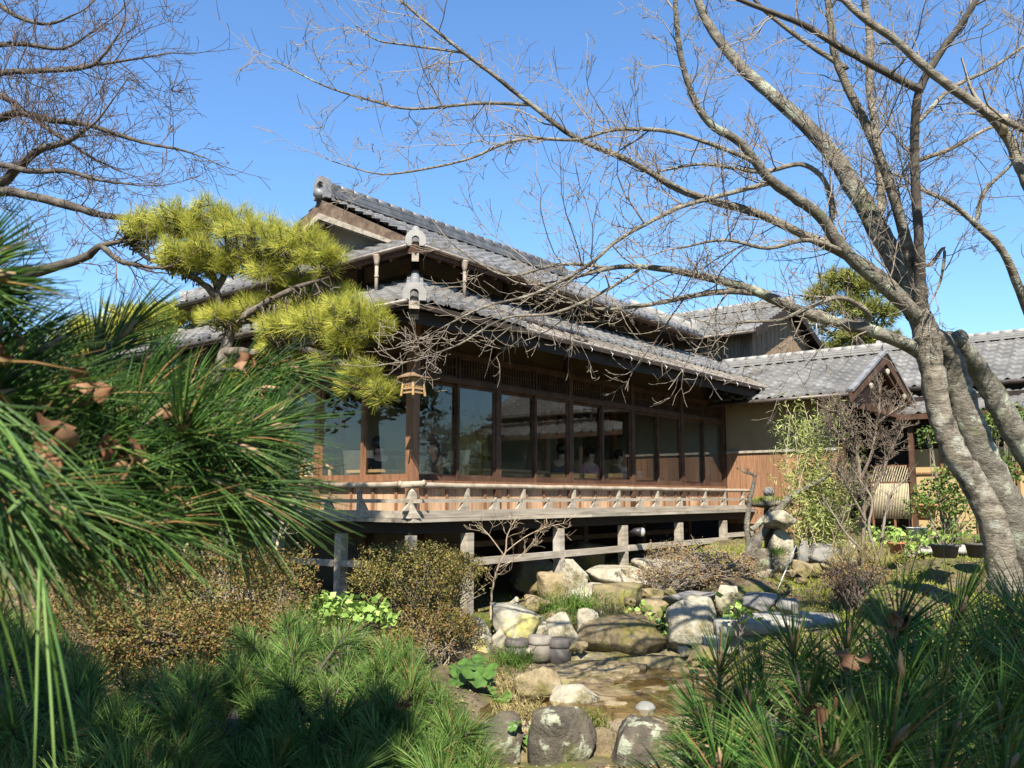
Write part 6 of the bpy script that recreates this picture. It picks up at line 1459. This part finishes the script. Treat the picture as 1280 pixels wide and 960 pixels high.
bush('low_herb', 'patch of low ground leaves on the lawn around the terracotta pot', [(1140,680,40,6,12.0),(1100,672,20,6,12.6),(1180,670,30,6,12.6)], 500, .07, LEAF_LIME, 62, [(1140,688,12)], twig=12, aspect=.8)
# large round leaves beside the pool
def big_leaves(name, label, spots, seed, Y0):
    rs = np.random.RandomState(seed); c0 = at(spots[0][0], spots[0][1], Y0); t = empty(name, (c0[0], c0[1], gz(c0[0], c0[1]))); tag(t, label, 'plant'); co_ = np.array(t.location); st = MB()
    for (x, y, w_) in spots:
        Y = Y0 + rs.uniform(-.25, .25); c = at(x, y, Y) - co_; r_ = pw(w_, Y)*.40; nn = nrm(np.array([rs.normal(0,.6), -.7+rs.normal(0,.4), .9])); a = nrm(np.cross(nn, [1,0,.1])); b = np.cross(nn, a); ph = rs.uniform(0, 6.28)
        V = [c]; k = 22
        for ring in (.5, 1.0):
            for i in range(k):
                th = ph + 2*math.pi*i/k; notch = 1 - .75*math.exp(-((i/k - .5)/.045)**2); rr_ = r_*ring*(notch if ring == 1 else (notch+1)/2)*(1+.06*math.sin(7*th)); V.append(c + (a*math.cos(th)+b*math.sin(th))*rr_ + nn*(.10*r_*ring**2*math.sin(3*th+ph) - .06*r_*(ring**2)))
        F = [(0, 1+i, 1+(i+1) % k) for i in range(k)] + [(1+i, 1+k+i, 1+k+(i+1) % k, 1+(i+1) % k) for i in range(k)]
        mb = MB(); mb.add(V, F, True); mb.build('leaf', LEAF_GREEN, t)
        st.tube([c, c*.5+np.array([0,0,-.02]), np.array([rs.normal(0,.05), rs.normal(0,.05), -.02])], [.006,.007,.008], 6)
    st.build('stems', LEAF_SHRUB, t)
big_leaves('leopard_plant', 'clump of big round glossy leaves at the left of the pool', [(585,835,34),(572,850,30),(598,845,34),(612,838,30),(578,868,34),(600,868,36),(618,858,32),(628,872,30),(605,888,32),(590,890,24),(622,892,28),(570,838,24),(600,825,26),(635,885,24),(612,905,24)], 71, 8.6)
big_leaves('leopard_plant', 'few small round leaves hanging over the bottom boulders', [(650,902,18),(664,912,18),(678,905,18),(660,925,16),(640,908,16)], 72, 7.5)
big_leaves('leopard_plant', 'little round leaves at the right rim of the pool', [(832,870,14),(840,862,13),(822,872,12),(830,880,12)], 73, 9.0)
def grass_tuft(name, label, x, y, rx, ry, Y, n, ln_, mat, seed, cat='grass tuft', rad=.003):
    rs = np.random.RandomState(seed); c = at(x, y, Y); t = empty(name, c); tag(t, label, cat)
    b = np.stack([rs.normal(0, pw(rx, Y)*.5, n), rs.normal(0, pw(rx, Y)*.4, n), rs.uniform(-.5, .5, n)*pw(ry, Y)*1.0], 1); b[:, 2] += .25*b[:, 1]
    d = rs.normal(0, .38, (n, 3)) + np.array([0, -.15, 1.0]); d /= np.linalg.norm(d, axis=1)[:, None]
    needles_mesh('blades', b, d, ln_*rs.uniform(.5, 1.1, n), np.full(n, rad), mat, t, 2, .55)['kind'] = 'stuff'
    return t
grass_tuft('grass_tuft', 'thick tuft of bright green grass between the rocks behind the pool', 718,762, 44,22, 10.9, 1500, .20, GRASS, 81)
grass_tuft('grass_tuft', 'dark drooping grass at the right side of the green tuft', 762,768, 20,14, 10.7, 500, .14, leafy('dark_grass', [(.06,.06,.03),(.12,.11,.06)], .6, .1), 82)
grass_tuft('grass_tuft', 'long bladed grass between the pots and the big round leaves', 640,830, 26,14, 8.9, 260, .34, GRASS, 83)
grass_tuft('grass_tuft', 'short greenish grass on top of the dark boulders in front', 735,902, 26,12, 7.7, 520, .13, leafy('olive_grass', [(.12,.14,.03),(.2,.2,.06)], .6, .2), 84)
grass_tuft('grass_tuft', 'dry brown grass in front of the cream boulder', 655,890, 30,14, 7.9, 420, .15, STRAW, 85)
grass_tuft('grass_tuft', 'straw coloured grass at the foot of the round leaves', 632,862, 14,24, 8.5, 200, .20, STRAW, 86)
grass_tuft('grass_tuft', 'tall dry stalks on the lawn left of the terracotta pot', 1075,700, 44,14, 11.0, 260, .55, STRAW, 87)
grass_tuft('grass_tuft', 'small spiky green tuft at the foot of the standing stone', 972,692, 8,6, 12.2, 110, .22, GRASS, 88)
# lawn and moss
rs = np.random.RandomState(91); n = 60000; X = rs.uniform(1.4, 9.5, n); Yy = rs.uniform(4.5, 16.5, n)
keep = (np.sin(X*1.7+.8*np.sin(Yy*1.3))+np.sin(Yy*1.9+X*.6) > -.9) & ((X-2.2)*.6 + (Yy-8.5)*.15 > .2); X, Yy = X[keep], Yy[keep]
Zz = ground_z(X, Yy); b = np.stack([X, Yy, Zz], 1); d = rs.normal(0, .45, b.shape) + np.array([0,0,1.]); d = nrm_rows(d)
lw = needles_mesh('lawn_grass', b, d, rs.uniform(.03, .09, len(b)), np.full(len(b), .005), MOSS, None, 1, .3); tag(lw, kind='stuff')
n = 30000; X = rs.uniform(-6.5, 8.5, n); Yy = rs.uniform(3.5, 13, n); b = np.stack([X, Yy, ground_z(X, Yy)+.01], 1)
keep = ~((X > -.3) & (X < 2.5) & (Yy > 7.9) & (Yy < 10.5)); b = b[keep]
lv = leaves_mesh('leaf_litter', b, nrm_rows(rs.normal(0, .4, b.shape)+np.array([0,0,1.])), rs.uniform(.02, .06, len(b)), leafy('litter_leaf', [(.10,.06,.03),(.22,.14,.07),(.30,.22,.12),(.14,.15,.05)], .8, .1), None, .6, .3, rs); tag(lv, kind='stuff')
# bamboo clump
bp = at(1022, 690, 12.9); bb = empty('bamboo_clump', (bp[0], bp[1], gz(bp[0], bp[1]))); tag(bb, 'tall clump of pale green bamboo at the right end of the house', 'bamboo'); co_ = np.array(bb.location)
rs = np.random.RandomState(95); C, Nn = [], []; polys, rads = [], []
prof = [(690,14),(650,24),(620,30),(590,34),(560,30),(530,24),(510,26),(495,14)]
for k in range(46):
    x0 = rs.normal(1022, 14); top = rs.uniform(500, 640); xt = 1020 + rs.normal(0, 22) + (10 if top > 560 else -8); Y = 12.9 + rs.uniform(-.3, .3)
    p0 = at(x0, 690, Y) - co_; p0[2] = -.05; p1 = at(xt, top, Y) - co_; tt = np.linspace(0, 1, 8)[:, None]; q = p0*(1-tt) + p1*tt + np.array([0,0,0])*tt; q[:, 0] += .12*np.sin(tt[:, 0]*3)*rs.normal(); polys.append(q); rads.append(np.linspace(.009, .003, 8))
    for m in range(34):
        f = rs.uniform(.25, 1)**.8; i = min(6, int(f*7)); s0 = q[i]*(1-(f*7-i)) + q[i+1]*(f*7-i); dr = nrm(rs.normal(size=3)*np.array([1,1,.5])+np.array([0,-.2,.1])); e = s0 + dr*rs.uniform(.08, .28)
        for z in range(6): C.append(e + rs.normal(0, .05, 3)); Nn.append(nrm(rs.normal(size=3)+np.array([0,-.6,.6])))
C, Nn = np.array(C), np.array(Nn); leaves_mesh('leaves', C, Nn, .105*rs.uniform(.5, 1.2, len(C)), LEAF_BAMBOO, bb, .15, .15, rs); tubes_mesh('canes', polys, rads, BAMBOO_CANE, bb, 6)
# bare ornamental shrubs
def bare_shrub(name, label, limbs_, seed, dens, L1, mat, min_r, levels=3, cat='shrub', r0=None):
    p = limbs_[0][0][0]; w0 = at(*p); t = empty(name, (w0[0], w0[1], gz(w0[0], w0[1]))); tag(t, label, cat); co_ = np.array(t.location); lm = []
    for i, (pts, rad) in enumerate(limbs_):
        o, c, r_ = limb_mesh('limb', [at(*q) - co_ for q in pts], [pw(r_, q[2]) for r_, q in zip(rad, pts)], mat, t, 6, .1, seed+i, 4); lm.append((c, r_))
    rs = np.random.RandomState(seed); polys, rads = [], []; bare_twigs(rs, lm, dens, L1, polys, rads, min_r, .1, levels, .3)
    tubes_mesh('twigs', polys, rads, mat, t, 3)['kind'] = 'stuff'
bare_shrub('bare_maple', 'small leafless maple with dense grey twigs between bamboo and cherry', [
  ([(1078,690,12.4),(1080,640,12.4),(1076,600,12.4),(1070,560,12.4),(1060,525,12.3),(1050,505,12.3)], [3.2,2.8,2.4,1.9,1.3,.8]),
  ([(1076,600,12.4),(1090,565,12.3),(1096,530,12.3),(1100,495,12.3),(1098,478,12.3)], [2.2,1.9,1.5,1,.7]),
  ([(1080,640,12.4),(1098,600,12.3),(1115,560,12.3),(1128,535,12.3)], [2.6,2.2,1.7,1]),
  ([(1070,560,12.4),(1050,545,12.4),(1035,530,12.4)], [2,1.6,1]),
  ([(1082,650,12.3),(1060,610,12.2),(1045,580,12.2)], [2,1.6,1]), ([(1096,530,12.3),(1115,515,12.2),(1132,505,12.2)],[1.8,1.4,.8]), ([(1065,545,12.4),(1050,520,12.5),(1030,510,12.5)],[1.8,1.4,.8])], 301, 42, .42, surf('grey_shrub_bark', [(.17,.13,.095),(.30,.245,.19)], 8, .9, .3), .0026)
bare_shrub('bare_sapling', 'thin pale bare sapling growing up in front of the veranda posts', [
  ([(613,775,10.2),(615,740,10.2),(622,710,10.2),(632,690,10.2),(634,670,10.2),(646,645,10.2)], [1.7,1.5,1.3,1.1,.8,.4]),
  ([(632,690,10.2),(655,672,10.2),(680,660,10.2),(700,655,10.2)], [.8,.65,.5,.3]), ([(630,694,10.2),(612,670,10.2),(598,655,10.2)], [.8,.6,.3]), ([(622,710,10.2),(650,695,10.2),(668,675,10.2)], [.8,.6,.3])], 320, 9, .4, surf('pale_sapling_bark', [(.40,.30,.20),(.52,.42,.3)], 8, .8, .2), .0022, 2)
bare_shrub('pruned_trunk', 'leaning old pruned trunk propped beside the mossy stone lantern', [
  ([(925,712,12.6),(945,680,12.6),(962,655,12.6),(985,625,12.6),(1005,612,12.6),(1030,598,12.5)], [9,8,7,5,3.5,2]),
  ([(936,690,12.7),(934,650,12.7),(938,620,12.7),(943,596,12.7),(930,590,12.7)], [4,3.6,3,2.4,1.2]), ([(940,662,12.6),(955,648,12.6),(966,635,12.6)], [4,3.5,2.5])], 340, 2.2, .3, BARK_LICHEN, .003, 2, 'tree')
bare_shrub('twiggy_shrub', 'tangle of thin bare stems left of the bamboo screen', [
  ([(1100,700,11.8),(1104,660,11.8),(1112,620,11.8),(1130,600,11.8)], [2.4,2,1.4,.7]), ([(1096,700,11.7),(1086,660,11.7),(1090,625,11.7),(1075,600,11.7)], [2.4,2,1.4,.7]), ([(1092,700,11.6),(1060,670,11.6),(1040,640,11.6)], [2,1.6,.8])], 360, 6, .5, BARK_TWIG, .0022)
bare_shrub('twiggy_shrub', 'loose dry stems under the left pine branch', [([(230,690,9.0),(240,660,9.0),(225,640,9.0),(215,625,9.0)], [2.2,1.8,1.2,.6]), ([(345,690,9.2),(352,660,9.2),(360,640,9.2)], [2.2,1.6,.8])], 380, 8, .4, BAMBOO_CANE, .0022)
# ------------------------------------------------------------------ trees beyond the house
def far_tree(name, label, root, pads, seed, mat, nl, rad, trunk, group='evergreens beyond the roofs'):
    w0 = at(*root); t = empty(name, (w0[0], w0[1], gz(w0[0], w0[1]))); tag(t, label, 'tree', group); co_ = np.array(t.location); rs = np.random.RandomState(seed)
    limb_mesh('trunk', [np.array([0,0,-.2])] + [at(*q) - co_ for q in trunk], [.35] + list(np.linspace(.28, .08, len(trunk))), BARK_DARK, t, 9, .06, seed, 5)
    NB, ND, NL, polys, rads = [], [], [], [], []
    tl = [at(*q) - co_ for q in trunk]
    for (x, y, rx, ry, Y) in pads:
        c = at(x, y, Y) - co_; r_ = np.array([pw(rx, Y), pw(rx, Y), pw(ry, Y)])*1.15; k = int(34 + rx*ry*.2); p, d = blob_points(rs, k, c, r_, .35, .5)
        for i in range(k):
            b, dd, l = shoot_needles(rs, p[i], nrm(d[i]+np.array([0,0,.7])), 16, nl, (5, 80), .1); NB.append(b); ND.append(dd); NL.append(l)
        j = np.argmin([np.linalg.norm(q-c) for q in tl]); s = np.linspace(0,1,6)[:,None]; polys.append(tl[j]*(1-s)+c*s+np.array([0,0,-.2])*np.sin(s*3.1)); rads.append(np.linspace(.09,.03,6))
        for i in range(6): e = p[rs.randint(k)]; polys.append(c*(1-s)+e*s); rads.append(np.linspace(.03,.01,6))
    NB, ND, NL = map(np.concatenate, (NB, ND, NL)); needles_mesh('crown', NB, ND, NL, np.full(len(NB), rad), mat, t, 1, .1); tubes_mesh('branches', polys, rads, BARK_DARK, t, 5)
far_tree('pine_tree', 'dark green pine rising behind the roofs between the barn and the cherry', (1075,560,27), [(1050,352,26,14,27),(1085,362,22,14,27),(1025,370,16,10,27),(1062,385,34,12,27),(1100,395,24,14,27),(1020,405,16,10,27.5),(1065,420,24,14,27),(1105,430,22,16,27),(1040,440,20,12,27.5),(1000,425,10,10,28)], 401, NEEDLE_FAR, .26, .012, [(1078,480,27),(1072,420,27),(1066,370,27),(1060,350,27)])
far_tree('pine_tree', 'low yellowish pine peeping out behind the left end of the roof', (150,560,15), [(120,420,40,20,15),(180,402,46,18,15),(225,395,30,14,15.2),(90,450,50,26,14.8),(160,450,50,24,15),(215,430,40,22,15.3)], 402, NEEDLE_YEL, .2, .006, [(150,480,15),(155,430,15)])
for i, (x, y, w_, h_, Y) in enumerate(((-40,500,80,70,22),(60,520,90,60,24),(160,525,80,50,26),(1250,430,60,20,45),(1330,420,70,40,40),(20,600,90,50,16))):
    far_tree('evergreen_tree', ('round dark evergreen at the far left edge','broad evergreen mass left of the house','dark evergreen right behind the left end of the house','distant thin tree line above the right roof','tree beyond the right edge of the photo','low evergreen bank on the left behind the hedge')[i], (x, 620, Y), [(x, y, w_*.5, h_*.5, Y),(x-w_*.4, y+h_*.2, w_*.4, h_*.4, Y),(x+w_*.4, y+h_*.2, w_*.4, h_*.4, Y),(x, y+h_*.6, w_*.6, h_*.4, Y)], 410+i, NEEDLE_DARK, .26, .011, [(x, y+h_*.5, Y),(x, y, Y)])
# trees standing behind the viewer: they shade the near pines and show in the glass
def back_tree(label, x, y, zc, r_, n, seed, size=.12):
    rs = np.random.RandomState(seed); t = empty('evergreen_tree', (x, y, gz(x, y))); tag(t, label, 'tree', 'evergreens around the viewer'); co_ = np.array(t.location)
    limb_mesh('trunk', [np.array([0,0,-.2]), np.array([.1,0,1.5]), np.array([0,.1,zc-.5]), np.array([0,0,zc+r_*.4])], [.2,.16,.1,.04], BARK_DARK, t, 9, .06, seed, 5)
    p, d = blob_points(rs, n, (0,0,zc), (r_, r_, r_*.75), .25, .5); leaves_mesh('crown', p, nrm_rows(d+rs.normal(0,.6,d.shape)), size*rs.uniform(.6,1.2,n), LEAF_SHRUB, t, .6, .3, rs)
for a in ((  'evergreen tree behind the viewer to the left', -1.85, -1.0, 4.0, 1.2, 9000, 501), ('evergreen tree behind the viewer to the right', 1.0, -1.4, 4.1, 1.15, 2600, 502), ('slender evergreen right behind the viewer', -.60, -.9, 4.5, .25, 1800, 507), ('tall evergreen farther behind the viewer', -4.5, -6, 4.5, 2.0, 6000, 503), ('big evergreen standing in the garden to the right of the frame', 13.5, 11.0, 4.2, 2.6, 12000, 504, .24), ('evergreen beyond the left edge of the photo, nearest the house', -10.9, 11.0, 4.6, 2.7, 16000, 505, .26), ('evergreen beyond the left edge of the photo, farther from the house', -11.5, 7.0, 4.8, 2.9, 16000, 506, .26)):  # the slender one is invented, only to throw a strip of shade on the bush
    back_tree(*a)
